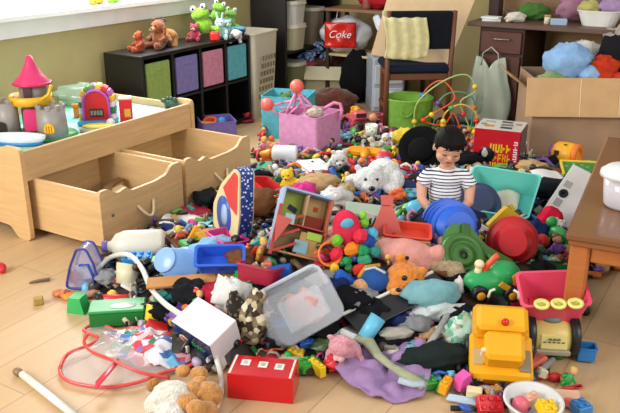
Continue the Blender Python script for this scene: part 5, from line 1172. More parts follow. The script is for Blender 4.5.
# --- soft activity toy, bright patches
sa = thing('activity_toy', 'bright patchwork soft activity toy with red dome behind the plush bear', 'soft toy', on(352, 262) + Vector((.0, .03, .02)), (0, -14, 10))
b = MB().ball((.052, .045, .07), (.005, 0, .10)); o = obj('red_body', b, M('df3350', 'fabric'), sa); lump(o, .004, 2)
obj('cyan_patch', MB().ball((.024, .008, .018), (.005, -.040, .135)), M('5fb8d8', 'fabric'), sa)
for (x, y, z, r_, c) in ((-.04, -.03, .08, .024, '74c43a'), (.04, -.04, .075, .03, 'e8384e'), (-.055, -.03, .03, .028, 'e2344a'), (.0, -.04, .035, .03, 'ef8a2a'), (.035, -.045, .02, .026, '33a05a'), (.065, -.04, .045, .025, '2f4fa0'), (.085, -.02, .06, .024, '56bce0'), (.07, 0, .10, .02, '7ccb3c'), (.072, 0, .13, .017, '8ad84a'), (.03, -.05, -.01, .024, '3fae6a'), (-.03, -.05, .0, .02, '2e9a58'), (.075, -.04, .0, .026, '3f8f86')):
    obj('fabric_patch', MB().box((r_ * 1.9, r_ * 1.4, r_ * 1.7), (x, y, z), (0, x * 700, z * 300), bev=r_ * .55), M(c, 'fabric'), sa)
tag(obj('soft_block', MB().box((.075, .03, .045), (0, 0, .02), bev=.008), M('2f66c8', 'fabric'), None, on(341, 283) + Vector((0, -.01, .0)), (-25, 38, 0)), 'blue soft block hanging below the patchwork activity toy', 'toy block')
tag(obj('soft_block', MB().box((.045, .035, .035), (0, 0, .018), bev=.008), M('dd3a34', 'fabric'), None, on(361, 273) + Vector((0, -.01, .0)), (-15, -20, 0)), 'red soft block between the activity toy and plush bear', 'toy block')
tag(obj('soft_block', MB().box((.045, .035, .035), (0, 0, .018), bev=.008), M('46a078', 'fabric'), None, on(366, 264) + Vector((0, -.01, .0)), (-15, -20, 10)), 'sea green soft block beside the pink plush pillow', 'toy block')
oc = thing('toy_cup', 'orange toy cup lying before the patchwork activity toy', 'cup', on(327, 262) + Vector((0, .0, .03)), (65, 20, 10))
obj('cup_body', MB().lathe([(0, -.03), (.03, -.03), (.042, .03), (.046, .034), (.038, .034), (.028, -.022), (0, -.022)], 24), M('f27a1c'), oc); obj('handle', MB().tube([(.04, 0, .02), (.065, 0, .01), (.06, 0, -.02), (.034, 0, -.02)], .006, 8), M('f2a01c'), oc)
tag(obj('toy_disc', MB().cyl(.03, .015, (0, 0, 0)), M('d23a2c'), None, on(323, 247) + Vector((0, 0, .02)), (30, 10, 0)), 'red round lid above the orange toy cup', 'lid piece')
# --- pink plush pillow
pk = thing('plush_pillow', 'large pale pink plush pillow with rounded lobes in the heap', 'pillow', on(408, 270) + Vector((-.005, .03, .015)), (18, 6, -6))
b = MB().ball((.105, .06, .055), (0, 0, .04), n=28).ball((.05, .045, .04), (-.075, 0, .05)).ball((.032, .035, .036), (.105, 0, .062)).ball((.045, .045, .038), (.05, -.02, .03)).ball((.04, .04, .035), (.06, 0, -.0))
o = obj('body', b, M('dd9a8e', 'fabric'), pk); lump(o, .005, 6, .006, .03)
lumpy('plush_slipper', 'grey tan fuzzy slipper lying under the pink plush pillow', 'slipper', on(442, 280) + Vector((0, -.01, .015)), (.085, .04, .035), 'b49a78', 3, 'plush', -30, .2)
# --- plush bear in blue shirt
pbb = thing('plush_bear', 'orange plush bear in a blue shirt lying on its back', 'soft toy', on(385, 304) + Vector((0, .01, .0)), (0, 0, 0))
def L_(px, py, z): return on(px, py) + Vector((0, 0, z)) - pbb.location
hc = L_(404, 294, .06)
b = MB().ball((.068, .06, .058), hc, n=24).ball((.038, .035, .032), hc + Vector((-.03, -.04, -.016))).ball((.022, .016, .022), hc + Vector((-.012, .015, .066))).ball((.022, .016, .018), hc + Vector((.055, -.01, .03)))
o = obj('head', b, M('e78a3a', 'plush'), pbb); lump(o, .0035, 3)
for d, r_ in (((-.008, -.052, .026), .010), ((.032, -.052, .016), .008)): obj('eye', MB().ball((r_, r_ * .7, r_), hc + Vector(d)), M('1a1512', 'gloss'), pbb)
obj('ear', MB().ball((.018, .012, .018), hc + Vector((.022, -.052, -.012))), M('f2b98a', 'plush'), pbb); obj('inner_ear', MB().ball((.008, .006, .008), hc + Vector((.005, .005, .074))), M('2a1a14', 'plush'), pbb)
obj('nose', MB().ball((.010, .007, .008), hc + Vector((-.03, -.076, -.006))), M('1a1512', 'gloss'), pbb); obj('muzzle', MB().ball((.03, .02, .022), hc + Vector((-.03, -.060, -.02))), M('f0b070', 'plush'), pbb)
obj('cheek', MB().tube([hc + Vector((-.055, -.035, -.02)), hc + Vector((-.035, -.06, -.035)), hc + Vector((-.005, -.065, -.04))], .010, 8), M('e6a02e', 'plush'), pbb)
bc_ = L_(374, 288, .03); b = MB().ball((.06, .05, .045), bc_, n=24)
o = obj('blue_shirt', b, M('2d5796', 'fabric'), pbb); obj('strap', MB().tube([bc_ + Vector((-.04, 0, .038)), bc_ + Vector((0, .0, .048)), bc_ + Vector((.035, -.02, .036))], .005, 8), M('c8d0d6', 'fabric'), o)
obj('collar_band', MB().tube([bc_ + Vector((-.055, -.02, .02)), bc_ + Vector((-.03, .01, .045)), bc_ + Vector((.02, .02, .048))], .007, 8), M('c9973c', 'fabric'), pbb)
obj('paw', MB().ball((.03, .026, .026), L_(361, 294, .03)), M('e6a878', 'plush'), pbb)
obj('trousers', MB().ball((.06, .045, .03), L_(376, 308, .018)), M('b5ae9e', 'fabric'), pbb); obj('foot', MB().ball((.04, .025, .02), L_(358, 323, .018)), M('c9a684', 'plush'), pbb)
for i, (x, y, c, l) in enumerate(((421, 283, 'd8472c', 'red orange bead cluster beside the plush bear head'), (429, 284, 'c9302c', 'red bead cluster by the fuzzy slipper'))):
    t = MB()
    for k in range(7): t.ball(.009, (rnd.uniform(-.022, .022), rnd.uniform(-.015, .015), rnd.uniform(0, .02)))
    tag(obj('bead_necklace', t, M(c), None, on(x, y, .012)), l, 'beads')
# --- framed black board with white edge, black and teal clothes
fbd = thing('framed_board', 'black board with long white edge lying below the plush bear', 'board', on(378, 330) + Vector((0, .0, .02)), (0, 0, 0))
p1, p2 = on(342, 331, .06), on(432, 290, .07); dd = (p2 - p1)
fbd.location = p1; fbd.rotation_euler = (0, -math.atan2(dd.z, dd.xy.length), math.atan2(dd.y, dd.x))
obj('board_face', MB().box((dd.length, .10, .006), (dd.length / 2, -.055, -.01), (8, 0, 0), bev=.001), M('161519'), fbd); obj('white_edge', MB().box((dd.length, .010, .014), (dd.length / 2, 0, 0), bev=.003), M('e9e3da'), fbd)
lumpy('teal_shirt', 'pale teal shirt bundled beside the green toy car', 'shirt', on(430, 312) + Vector((0, .01, .01)), (.10, .055, .05), '7fb0b6', 7, 'fabric', 12, .25)
lumpy('lace_trim_top', 'white lacy garment edge under the teal shirt', 'garment', on(436, 318), (.085, .035, .03), 'cfd6d4', 9, 'fabric', 10, .5)
lumpy('white_wristband', 'white cuff standing between teal shirt and toy car', 'garment', on(458, 302) + Vector((0, 0, .015)), (.018, .02, .04), 'e6dcd6', 4, 'fabric', 0, .2)
lumpy('black_jumper', 'black jumper bundled between the mauve cloth and the board', 'jumper', on(392, 342) + Vector((0, .0, -.01)), (.08, .05, .03), '1d1c20', 3, 'fabric', 10, .3)
lumpy('black_trousers', 'black green trousers lying behind the green and yellow bricks', 'trousers', on(437, 372) + Vector((0, .02, 0)), (.115, .05, .04), '222c2a', 6, 'fabric', 5, .3)
lumpy('grey_shoe', 'grey shoe sole beside the mauve cloth top corner', 'shoe', on(392, 344) + Vector((.01, -.015, .03)), (.055, .025, .018), 'a9a394', 3, 'plastic', 8, .2)
tag(obj('grey_strap', MB().tube([on(427, 360) + Vector((0, 0, .05)), on(438, 345) + Vector((0, 0, .055)), on(446, 330) + Vector((0, 0, .055)), on(452, 318) + Vector((0, 0, .05))], .011, 10, flat=.5), M('a8a6a2', 'fabric')), 'grey strap rising from the black trousers to the teal shirt', 'strap')
tag(obj('plastic_bag', crumple(.065, .04, .06, 21, .45), confetti(45, ['8fc9a8', 'b9dfc9', '5fa98a', 'dcece2', '7fbf9d', 'c9b08a'], 'vinyl'), None, on(462, 350) + Vector((0, .01, .0)), (0, 12, 0)), 'mint green and white crinkled plastic bag beside the dump truck', 'bag')
lumpy('tan_soft_toy', 'small tan soft toy under the mint green bag', 'soft toy', on(448, 362) + Vector((0, 0, .01)), (.028, .024, .028), 'b98a66', 4, 'plush', 0, .3)
for i, (x, y, c, l) in enumerate(((415, 352, '4fa9b8', 'teal toy piece in the dip behind the mauve cloth'), (420, 347, 'd9812e', 'orange toy piece in the dip behind the mauve cloth'), (409, 356, '7bb9c4', 'pale teal toy tube by the black trousers'), (425, 352, 'e6b84a', 'yellow toy bit beside the grey strap'))):
    lumpy('toy_piece', l, 'toy', on(x, y, .01), (.018, .014, .014), c, i + 3, 'plastic', 0, .4)
# --- white polar bear
pw = thing('plush_polar_bear', 'big fluffy white plush bear lying face forward next to the toddler', 'soft toy', on(378, 192) + Vector((0, .03, .0)), (0, 0, 0))
b = MB().ball((.075, .065, .068), (-.045, -.045, .062), n=28).ball((.04, .04, .035), (-.05, -.095, .045)).ball((.085, .09, .075), (.03, .05, .065), n=28).ball((.045, .045, .05), (.085, .0, .05)).ball((.05, .04, .035), (-.11, .02, .04)).ball((.045, .04, .03), (.06, -.06, .028))
for x in (-.10, .0): b.ball((.018, .012, .018), (x, -.03, .122))
o = obj('body', b, M('e9e7e4', 'plush'), pw); lump(o, .005, 6, .006, .02)
obj('nose', MB().ball((.015, .011, .012), (-.038, -.133, .052)), M('0f0e0e', 'gloss'), pw)
for x in (-.068, -.012): obj('eye', MB().ball(.007, (x - .0, -.104, .088)), M('141212', 'gloss'), pw)
# --- orange splat toy, cyan ball
tag(obj('spiky_toy', MB().ball((.03, .03, .026), (0, 0, .024)).ball(.016, (.028, 0, .03)).ball(.016, (-.026, .0, .034)).ball(.015, (0, -.026, .03)).ball(.015, (.012, .01, .052)).ball(.014, (-.015, -.015, .05)), M('ef6a32'), None, on(397, 204, .015)), 'orange knobbly toy between the white bear and toddler', 'toy')
pbl = thing('toy_ball', 'cyan and lime striped soft ball beside the toddler hand', 'ball', on(413, 216) + Vector((-.01, 0, .01)), (20, 35, 0))
obj('ball_body', MB().ball(.045, (0, 0, .03), n=24), M('58b8dc'), pbl); obj('lime_band', MB().lathe([(.034, -.006), (.046, .004), (.0465, .014), (.044, .018)], 24, rot=(0, -40, 0), c=(-.006, 0, .02)), M('9ad13a'), pbl)
lumpy('baseball_cap', 'black cap tucked behind the cyan striped ball', 'hat', on(425, 211) + Vector((0, .03, 0)), (.05, .04, .035), '16161a', 5, 'fabric', 0, .2)
# --- green flat box and coral triangular tower with tray
tag(obj('board_game_box', MB().box((.16, .09, .035), (0, 0, .0175), bev=.002).box((.162, .092, .012), (0, 0, .036), bev=.002, m=1), [M('1e7a52', 'card'), M('a9b9a2', 'card')], None, on(366, 218) + Vector((-.005, .0, .0)), (10, 6, -4)), 'flat dark green game box below the white bear', 'box')
cr_ = thing('toy_slide_tower', 'coral red trapezoid toy tower above the orange red toy tray', 'toy', on(385, 236) + Vector((0, -.01, .0)), (-12, 0, -3))
obj('tower_panel', MB().prism(rounded([(-.065, 0), (.065, 0), (.05, .05), (.022, .12), (.028, .155), (-.022, .155), (-.016, .12), (-.04, .05)], .012), .022), M('cf6258'), cr_)
obj('panel_slot', MB().box((.03, .024, .004), (0, 0, .12), bev=.001), M('8a3230'), cr_); obj('panel_slot', MB().box((.006, .024, .006), (.0, 0, .05), bev=.001), M('8a3230'), cr_)
ty = thing('toy_tray', 'orange red open toy tray with wooden front next to the pink pillow', 'tray', on(408, 244) + Vector((-.005, .01, .025)), (16, 4, -6))
obj('tray_body', MB().tub(.17, .09, .035, taper=.95, rim=.004), M('dc4a34'), ty); obj('wooden_front', MB().box((.17, .008, .03), (0, -.052, .012), bev=.002), M('b58a5e', 'wood'), ty)
obj('grille', MB().box((.02, .006, .022), (.065, -.058, .012), bev=.002), M('5a5e66'), ty)
# --- black round hat / cushion
hc_ = thing('wide_hat', 'big black round felt hat standing on edge behind the toddler', 'hat', on(421, 168) + Vector((0, .05, .005)), (0, 0, 0))
_z = Vector((-.25, -.75, .55)).normalized(); _x = Vector((1, -.25, .1)).normalized(); _y = _z.cross(_x).normalized(); _x = _y.cross(_z)
hc_.rotation_euler = Matrix((_x, _y, _z)).transposed().to_euler(); hc_.location.z += .10
obj('brim', MB().lathe([(0, -.01), (.118, -.006), (.125, 0), (.118, .004), (.085, -.002), (0, -.002)], 40), M('0c0b0d', 'fabric'), hc_); obj('crown', MB().lathe([(.07, -.004), (.066, .03), (.05, .045), (0, .048)], 32, c=(.0, -.02, 0)), M('100e10', 'fabric'), hc_)
# --- panda, penguin-like, doll toys near the pink bin
pn_ = plush('plush_panda', 'small black and white plush panda lying below the pink bin', on(336, 172) + Vector((0, -.01, .02)), (35, 0, 8), 'e8e6e1', 'f2f0ea', .72, 'round')
for x in (-.055, .055): obj('black_paw', MB().ball((.022, .02, .018), (x * .7, -.055, .075)), M('121113', 'plush'), pn_)
obj('black_foot', MB().ball((.024, .02, .024), (.045, -.07, .022)), M('121113', 'plush'), pn_)
tk = thing('toy_truck', 'coral pink toy truck loaded with orange blocks behind the pink bin', 'toy truck', at(357, 128, 0), (0, 0, 15), sc=1.15)
obj('truck_body', MB().box((.085, .16, .04), (0, .03, .05), bev=.01), M('e2606c'), tk); obj('cab', MB().box((.082, .06, .055), (0, -.04, .085), bev=.012), M('e76a72'), tk)
obj('windscreen', MB().box((.06, .004, .025), (0, -.071, .092), bev=.002), M('5b2a35', 'gloss'), tk)
for x in (-.042, .042):
    for y in (-.03, .07): obj('wheel', MB().cyl(.024, .02, (x, y, .024), (0, 90, 0)), M('c94a56'), tk)
for i, (x, y, z, c, l) in enumerate(((-.03, .03, .09, 'f29a1e', 'orange block at the side of the toy truck load'), (.02, .05, .09, 'ef7a20', 'deep orange block in the middle of the truck load'), (.0, .02, .12, 'f6b024', 'amber block on top of the toy truck load'), (.03, .0, .10, 'ef8a1c', 'orange block against the toy truck cab'), (-.02, .08, .11, 'f2a52a', 'golden block at the back of the truck load'))):
    tag(obj('toy_block', MB().box((.035, .035, .035), (0, 0, 0)), M(c), None, at(357, 128, 0) + Vector((x, y + .03, z)), (20 * i, 15, 25 * i)), l, 'toy block')
tag(obj('toy_ball', MB().ball(.03, (0, 0, .03)), M('d98a6a'), None, at(373, 122, .09)), 'peach coloured ball behind the pink toy truck', 'ball')
tag(obj('plastic_tub', MB().tub(.09, .07, .09, taper=.85), M('d0567c'), None, at(377, 127, 0), (0, 0, 10)), 'small rose pink tub between toy truck and green basket', 'tub')
# --- glue bottle, mat, yellow spread
gl_ = thing('squeeze_bottle', 'white squeeze bottle with orange yellow nozzle lying by the pink bin', 'bottle', on(283, 163) + Vector((0, .02, .045)), (0, 0, -6))
obj('bottle_body', MB().lathe([(0, -.08), (.045, -.08), (.052, -.07), (.052, .03), (.045, .055), (.02, .065), (0, .065)], 24, rot=(0, -90, 0)), M('e3e6e6', 'vinyl'), gl_)
obj('nozzle', MB().lathe([(.03, 0), (.03, .02), (.012, .07), (0, .075)], 20, c=(-.06, 0, 0), rot=(0, -90, 0)), M('f0a322'), gl_); obj('red_ring', MB().cyl(.031, .012, (-.07, 0, 0), (0, 90, 0)), M('e2542a'), gl_)
tag(obj('green_folder', MB().box((.13, .11, .012), (0, 0, .006), bev=.002), M('4fae86', 'card'), None, on(262, 172) + Vector((0, 0, .02)), (12, 0, 12)), 'sea green flat folder beside the far drawer', 'folder')
lumpy('black_shoe', 'black shoe beneath the sea green folder', 'shoe', on(259, 184), (.07, .04, .035), '121214', 4, 'fabric', 10, .2)
ylw = thing('toy_plane', 'flat golden yellow toy plane spread below the pink toy truck', 'toy', on(365, 158) + Vector((0, 0, .03)), (8, 0, -8), sc=1.05)
obj('wing', MB().prism(rounded([(-.13, 0), (.12, -.03), (.14, .02), (.05, .06), (-.08, .07)], .015), .02, T=TR((0, 0, 0), (-90, 0, 0))), M('f0a01c'), ylw)
obj('fuselage', MB().ball((.025, .07, .02), (0, -.02, .012)), M('ee9418'), ylw)
lumpy('black_wheel_toy', 'small black toy on the golden toy plane', 'toy', on(358, 149, .04), (.022, .02, .02), '1a1410', 3, 'plastic', 0, .3)
tag(obj('red_figure', MB().ball((.018, .018, .03), (0, 0, .03)).ball(.014, (0, 0, .065)).tube([(-.03, 0, .02), (0, 0, .035), (.03, 0, .02)], .008, 8), M('d8262c'), None, on(353, 176, .01)), 'red toy figure in front of the golden plane', 'toy figure')
rdp = thing('toy_roof', 'red pyramid roof toy with grey top before the lime basket', 'toy', on(384, 160) + Vector((0, .02, 0)), (0, 0, 25))
obj('roof', MB().lathe([(.075, 0), (.075, .006), (.03, .05), (0, .052)], 4), M('dc3038'), rdp); obj('grey_cap', MB().lathe([(.04, .038), (.035, .045), (.0, .062)], 4), M('b9a9a0'), rdp)
cup2 = thing('plastic_beaker', 'white plastic beaker with flower print before the lime basket', 'cup', on(371, 140) + Vector((0, 0, .02)), (6, 0, 0))
obj('beaker', MB().lathe([(0, 0), (.034, 0), (.04, .08), (.036, .08), (.03, .004), (0, .004)], 20), spots('e6ead6', '8fb06a', 50, .3), cup2)
lumpy('yellow_duck_toy', 'lemon yellow soft toy heap at the foot of the lime basket', 'soft toy', on(403, 146), (.07, .05, .055), 'efcf3e', 8, 'plush', 0, .4)
plush('plush_penguin', 'white and black plush penguin next to the flower beaker', on(385, 148) + Vector((0, 0, .0)), (15, 0, 0), 'e8e4e0', 'efa04a', .5, 'none')
# --- right side: orange barrel, board game, black bag, appliance box, red pillow
ob = thing('toy_barrel', 'orange and yellow toy barrel with purple end by the huge cardboard box', 'toy', on(563, 165) + Vector((0, -.03, .075)), (0, 0, -42))
obj('barrel_body', MB().lathe([(.0, -.07), (.045, -.07), (.06, -.05), (.064, .0), (.062, .04), (.05, .06), (.045, .06)], 28, rot=(0, 90, 0)), M('eea91c'), ob)
obj('purple_end', MB().lathe([(0, -.085), (.038, -.085), (.046, -.068), (0, -.06)], 28, rot=(0, 90, 0)), M('8a3fae'), ob)
obj('orange_ring', MB().lathe([(.034, .045), (.06, .045), (.064, .06), (.056, .072), (.036, .072), (.034, .045)], 28, rot=(0, 90, 0)), M('ef7a1e'), ob); obj('dark_hole', MB().lathe([(0, .05), (.035, .05), (.035, .06), (0, .058)], 24, rot=(0, 90, 0)), M('6d2f14'), ob)
obj('button', MB().box((.028, .006, .028), (-.03, -.063, .012), bev=.003), M('3a2412'), ob); obj('button', MB().box((.02, .02, .006), (.005, -.03, .056), (-30, 0, 0), bev=.003), M('5a2a14'), ob)
bgm = thing('board_game', 'green board game with yellow rim in front of the huge box', 'board game', on(590, 180) + Vector((.01, .01, .05)), (10, 0, -10))
obj('board', MB().box((.30, .15, .012), (0, 0, 0), bev=.002), spots('2f7a3c', '58a05a', 30, .3), bgm); obj('yellow_rim', MB().box((.31, .012, .02), (0, .075, .004), bev=.003), M('e8c23a'), bgm)
obj('yellow_rim', MB().box((.012, .15, .02), (-.15, 0, .004), bev=.003), M('e8c23a'), bgm)
lumpy('laptop_bag', 'flat black padded bag lying behind the red cushion', 'bag', on(546, 205) + Vector((.01, .02, .03)), (.12, .065, .045), '22262a', 3, 'fabric', -14, .12)
tag(obj('paper_sheet', MB().sheet(lambda u, v: ((u - .5) * .15, (v - .5) * .10, .008 * math.sin(u * 5)), 12, 8, .002), M('e6e2dc', 'paper'), None, on(548, 184) + Vector((0, .02, .045)), (10, 0, 10)), 'white folded paper lying on the black padded bag', 'paper')
ap = thing('appliance_box', 'white carton with grey print leaning against the coffee table', 'box', on(560, 232) + Vector((.0, .05, .02)), (0, 0, 0))
_z = Vector((.50, .30, .66)).normalized(); _y = Vector((.35, .75, -.56)).normalized(); _x = _y.cross(_z).normalized(); _y = _z.cross(_x)
ap.rotation_euler = Matrix((_x, _y, _z)).transposed().to_euler()
obj('carton_body', MB().box((.20, .075, .26), (.02, .03, .13), bev=.002), M('e2dfda', 'card'), ap)
obj('grey_print', MB().box((.03, .002, .035), (-.045, -.0085, .08), bev=.0005), M('a5a3a0', 'card'), ap); obj('grey_print', MB().box((.03, .002, .03), (-.05, -.0085, .17), bev=.0005), M('b0aeaa', 'card'), ap)
obj('black_logo', MB().lathe([(.008, -.001), (.02, -.001), (.02, .001), (.008, .001), (.008, -.001)], 20, c=(-.045, -.009, .125), rot=(90, 0, 0)), M('26262a', 'card'), ap)
rcu = thing('red_cushion', 'rounded cherry red padded case beside the leaning white carton', 'case', on(544, 234) + Vector((0, -.02, .06)), (50, 30, -25))
b = MB().box((.09, .13, .05), (0, 0, .02), bev=.02); o = obj('case_body', b, M('d81f3c', 'fabric'), rcu); lump(o, .005, 8)
obj('case_zip', MB().tube([(x, y, .02) for x, y in [(.047 * math.cos(a) * (1 + .0), .066 * math.sin(a)) for a in [2 * PI * k / 24 for k in range(24)]]], .003, 6, closed=True), M('8d1526'), rcu)
# ================================================================ smaller toys filling the heap, one by one
CN = dict(red='d42a2a', crimson='a81c38', orange='ee7a22', amber='f0a31e', yellow='f0cf30', lime='8fcf3a', green='2fa04a', darkgreen='1f5a32', teal='2fa79a', aqua='79cdd0', sky='6fb4e0', blue='2f68c8', navy='20305e', purple='7346a6', lilac='b39acb', pink='e88aa8', magenta='d83a8c', coral='e2705c', peach='e5b595', tan='c2a070', brown='74492c', darkbrown='3c2a20', black='17171a', grey='8d8f90', white='e6e4df', cream='ddd2b0', gold='c9983a', wood='c2935a')
CW = dict(darkgreen='dark green', sky='sky blue', darkbrown='dark brown', coral='coral', wood='wooden')
LM = [('train table drawer front', 150, 205), ('white plastic jug', 137, 245), ('zipped clear bag', 84, 268), ('dark green lidded box', 116, 315), ('blue plastic tray', 222, 268), ('light blue bucket', 178, 264), ('orange brown plank', 195, 285), ('white carton', 208, 325), ('camouflage pouch', 250, 320), ('doll house', 293, 232), ('dotted play board', 233, 195), ('clear storage tub', 300, 305), ('pink fabric bin', 308, 135), ('white squeeze bottle', 280, 150), ('small panda', 337, 160), ('white plush bear', 378, 175), ('golden toy plane', 365, 150), ('lime green basket', 407, 115), ('pink toy truck', 357, 115), ('black round hat', 418, 145), ('toddler', 447, 170), ('bead maze', 443, 110), ('red toy carton', 500, 150), ('orange barrel toy', 563, 150), ('black padded bag', 532, 192), ('leaning white carton', 572, 200), ('cherry red case', 545, 217), ('aqua bin', 500, 190), ('royal blue tub', 455, 220), ('red ribbed tub', 508, 245), ('green snap toy', 455, 250), ('green toy car', 487, 274), ('pink toy wagon', 548, 300), ('yellow dump truck', 500, 345), ('yellow black roller toy', 553, 340), ('frosted white bowl', 532, 398), ('pink plush pillow', 408, 257), ('plush bear in blue', 395, 288), ('patchwork activity toy', 358, 240), ('coral slide tower', 385, 210), ('dark green game box', 362, 207), ('mauve cloth', 385, 375), ('pink plush toy', 350, 350), ('shiny red box', 263, 385), ('mint green bag', 455, 335), ('teal shirt', 430, 302), ('orange toy cup', 327, 252), ('sky blue fabric bin', 285, 105), ('far open drawer', 220, 165), ('huge cardboard box', 585, 130), ('coffee table leg', 575, 285)]
_used = set()
def place_label(col, noun, px, py, kw):
    L_ = sorted(LM, key=lambda q: (q[1] - px) ** 2 + ((q[2] - py) * 1.2) ** 2)[:6]
    c = CW.get(col, col)
    for verb in ('lying', 'wedged', 'resting'):
        for i in range(5):
            for j in range(i + 1, 6):
                s = f"{kw}{c} {noun} {verb} between the {L_[i][0]} and {L_[j][0]}"
                if len(s.split()) <= 16 and s not in _used and (c + noun, L_[i][0], L_[j][0]) not in _used:
                    _used.add(s); _used.add((c + noun, L_[i][0], L_[j][0])); return s
    return f"{kw}{c} {noun} by the {L_[0][0]}"
fr_ = random.Random(11)
def filler(kind, px, py, col, s=1.0, rot=None, dz=0.0):
    p = on(px, py, dz); rz = fr_.uniform(-80, 80) if rot is None else rot
    tx, ty_ = fr_.uniform(-22, 22), fr_.uniform(-22, 22); h = CN[col]; m = M(h)
    def lab(noun, kw=''): return place_label(col, noun, px, py, kw)
    R3 = (tx, ty_, rz)
    if kind == 'brick': bricks('toy_brick', lab('studded toy brick'), p, R3, 3, 2, .02 * s, h)
    elif kind == 'cube': tag(obj('toy_block', MB().box((.036 * s, .036 * s, .036 * s), (0, 0, .015 * s), bev=.004), m, None, p, R3), lab('cube block'), 'toy block')
    elif kind == 'slab': tag(obj('plastic_plate', MB().box((.09 * s, .05 * s, .016 * s), (0, 0, .008), bev=.003), m, None, p, R3), lab('flat plastic toy piece'), 'toy')
    elif kind == 'ball': tag(obj('toy_ball', MB().ball(.024 * s, (0, 0, .018 * s)), m, None, p), lab('toy ball'), 'ball')
    elif kind == 'ring': tag(obj('toy_ring', MB().tube([(.03 * s * math.cos(a), .03 * s * math.sin(a), .008) for a in [2 * PI * k / 18 for k in range(18)]], .008 * s, 8, closed=True), m, None, p, R3), lab('plastic ring'), 'toy ring')
    elif kind == 'wedge': tag(obj('toy_block', MB().prism(rounded([(-.035 * s, 0), (.035 * s, 0), (.0, .05 * s)], .006), .03 * s), m, None, p, R3), lab('triangular block'), 'toy block')
    elif kind == 'tube': tag(obj('toy_rod', MB().cyl(.010 * s, .11 * s, (0, 0, .012), (0, 90, 0)), m, None, p, R3), lab('plastic rod'), 'toy')
    elif kind == 'cyl': tag(obj('toy_cylinder', MB().cyl(.022 * s, .05 * s, (0, 0, .02)), m, None, p, R3), lab('plastic cylinder'), 'toy')
    elif kind == 'cup':
        t = thing('toy_cup', lab('toy cup'), 'cup', p, (tx * 2, ty_ * 2, rz), None, s); obj('cup_body', MB().lathe([(0, 0), (.024, 0), (.032, .05), (.028, .05), (.021, .004), (0, .004)], 18), m, t)
        obj('cup_handle', MB().tube([(.03, 0, .04), (.05, 0, .036), (.048, 0, .018), (.027, 0, .012)], .004, 6), m, t)
    elif kind == 'disc': tag(obj('toy_disc', MB().lathe([(0, 0), (.04 * s, 0), (.042 * s, .006), (.036 * s, .012), (0, .009)], 22), m, None, p, R3), lab('round plastic disc'), 'toy')
    elif kind == 'book':
        t = thing('picture_book', lab('picture book'), 'book', p, (tx * .5, ty_ * .5, rz), None, s); obj('cover', MB().box((.12, .10, .004), (0, 0, .018), bev=.001).box((.12, .10, .004), (0, 0, .002), bev=.001).box((.004, .10, .018), (-.058, 0, .01), bev=.001), M(h, 'card'), t)
        obj('pages', MB().box((.112, .092, .013), (.0, 0, .010), bev=.001), M('e9e3d2', 'paper'), t)
    elif kind == 'box': tag(obj('small_box', MB().box((.09 * s, .065 * s, .05 * s), (0, 0, .022 * s), bev=.002), M(h, 'card'), None, p, R3), lab('small card box'), 'box')
    elif kind == 'tray': tag(obj('toy_tray', MB().tub(.11 * s, .08 * s, .035 * s, taper=.9), m, None, p, R3), lab('small open tray'), 'tray')
    elif kind == 'cloth': tag(obj('crumpled_garment', crumple(.07 * s, .05 * s, .03 * s, fr_.randint(1, 40), .45, 24), M(h, 'fabric'), None, p, (0, 0, rz)), lab('crumpled garment'), 'clothes')
    elif kind == 'bag': tag(obj('plastic_bag', crumple(.06 * s, .045 * s, .035 * s, fr_.randint(1, 40), .5, 26), M(h, 'vinyl', .8), None, p, (0, 0, rz)), lab('crinkled plastic bag'), 'bag')
    elif kind == 'paper': tag(obj('paper_sheet', MB().sheet(lambda u, v: ((u - .5) * .12 * s, (v - .5) * .09 * s, .012 * math.sin(u * 6 + v * 4)), 10, 8, .0015), M(h, 'paper'), None, p + Vector((0, 0, .012)), (tx * .6, ty_ * .6, rz)), lab('loose sheet of paper'), 'paper')
    elif kind == 'shoe':
        t = thing('small_shoe', lab('child shoe'), 'shoe', p, (tx * .6, ty_ * .6, rz), None, s); o = obj('upper', MB().ball((.055, .024, .022), (0, 0, .024)).ball((.03, .022, .026), (.03, 0, .035)), M(h, 'fabric'), t)
        obj('sole', MB().box((.11, .046, .01), (0, 0, .006), bev=.004), M('d8d4c8'), t)
    elif kind == 'car':
        t = thing('toy_car', lab('toy car'), 'toy car', p, (tx * .7, ty_ * .7, rz), None, s); obj('body', MB().box((.085, .04, .02), (0, 0, .02), bev=.006).box((.045, .036, .02), (-.004, 0, .038), bev=.008), m, t)
        for x in (-.026, .026):
            for y in (-.02, .02): obj('wheel', MB().cyl(.011, .008, (x, y, .011), (90, 0, 0), n=12), M('191919'), t)
    elif kind == 'fig':
        t = thing('toy_figure', lab('toy figure'), 'toy figure', p, (tx * 2.5, ty_ * 2.5, rz), None, s)
        obj('body', MB().ball((.018, .013, .024), (0, 0, .034)).tube([(-.012, 0, .045), (-.03, -.008, .03)], .006, 6).tube([(.012, 0, .045), (.03, -.008, .034)], .006, 6).tube([(-.008, 0, .02), (-.010, 0, 0)], .007, 6).tube([(.008, 0, .02), (.010, 0, 0)], .007, 6), m, t)
        obj('head', MB().ball(.015, (0, 0, .068), n=12), M('d9a77c'), t); obj('hair', MB().ball((.0155, .015, .012), (0, .004, .075), n=12), M(fr_.choice(('2a1a12', '7a4a20', 'e0b63a'))), t)
    elif kind == 'animal':
        t = thing('toy_animal', lab('small toy animal'), 'toy animal', p, R3, None, s)
        obj('body', MB().ball((.032, .016, .017), (0, 0, .035)).ball(.015, (-.034, 0, .052)).tube([(.03, 0, .04), (.045, 0, .03)], .004, 6), m, t)
        for x in (-.02, .02):
            for y in (-.009, .009): obj('leg', MB().cyl(.006, .03, (x, y, .015), n=8), m, t)
    elif kind == 'plush': plush('plush_toy', lab('little plush animal'), p, (tx * 1.5, ty_, rz * .5), h, None, .42 * s, 'round', vox=.006)
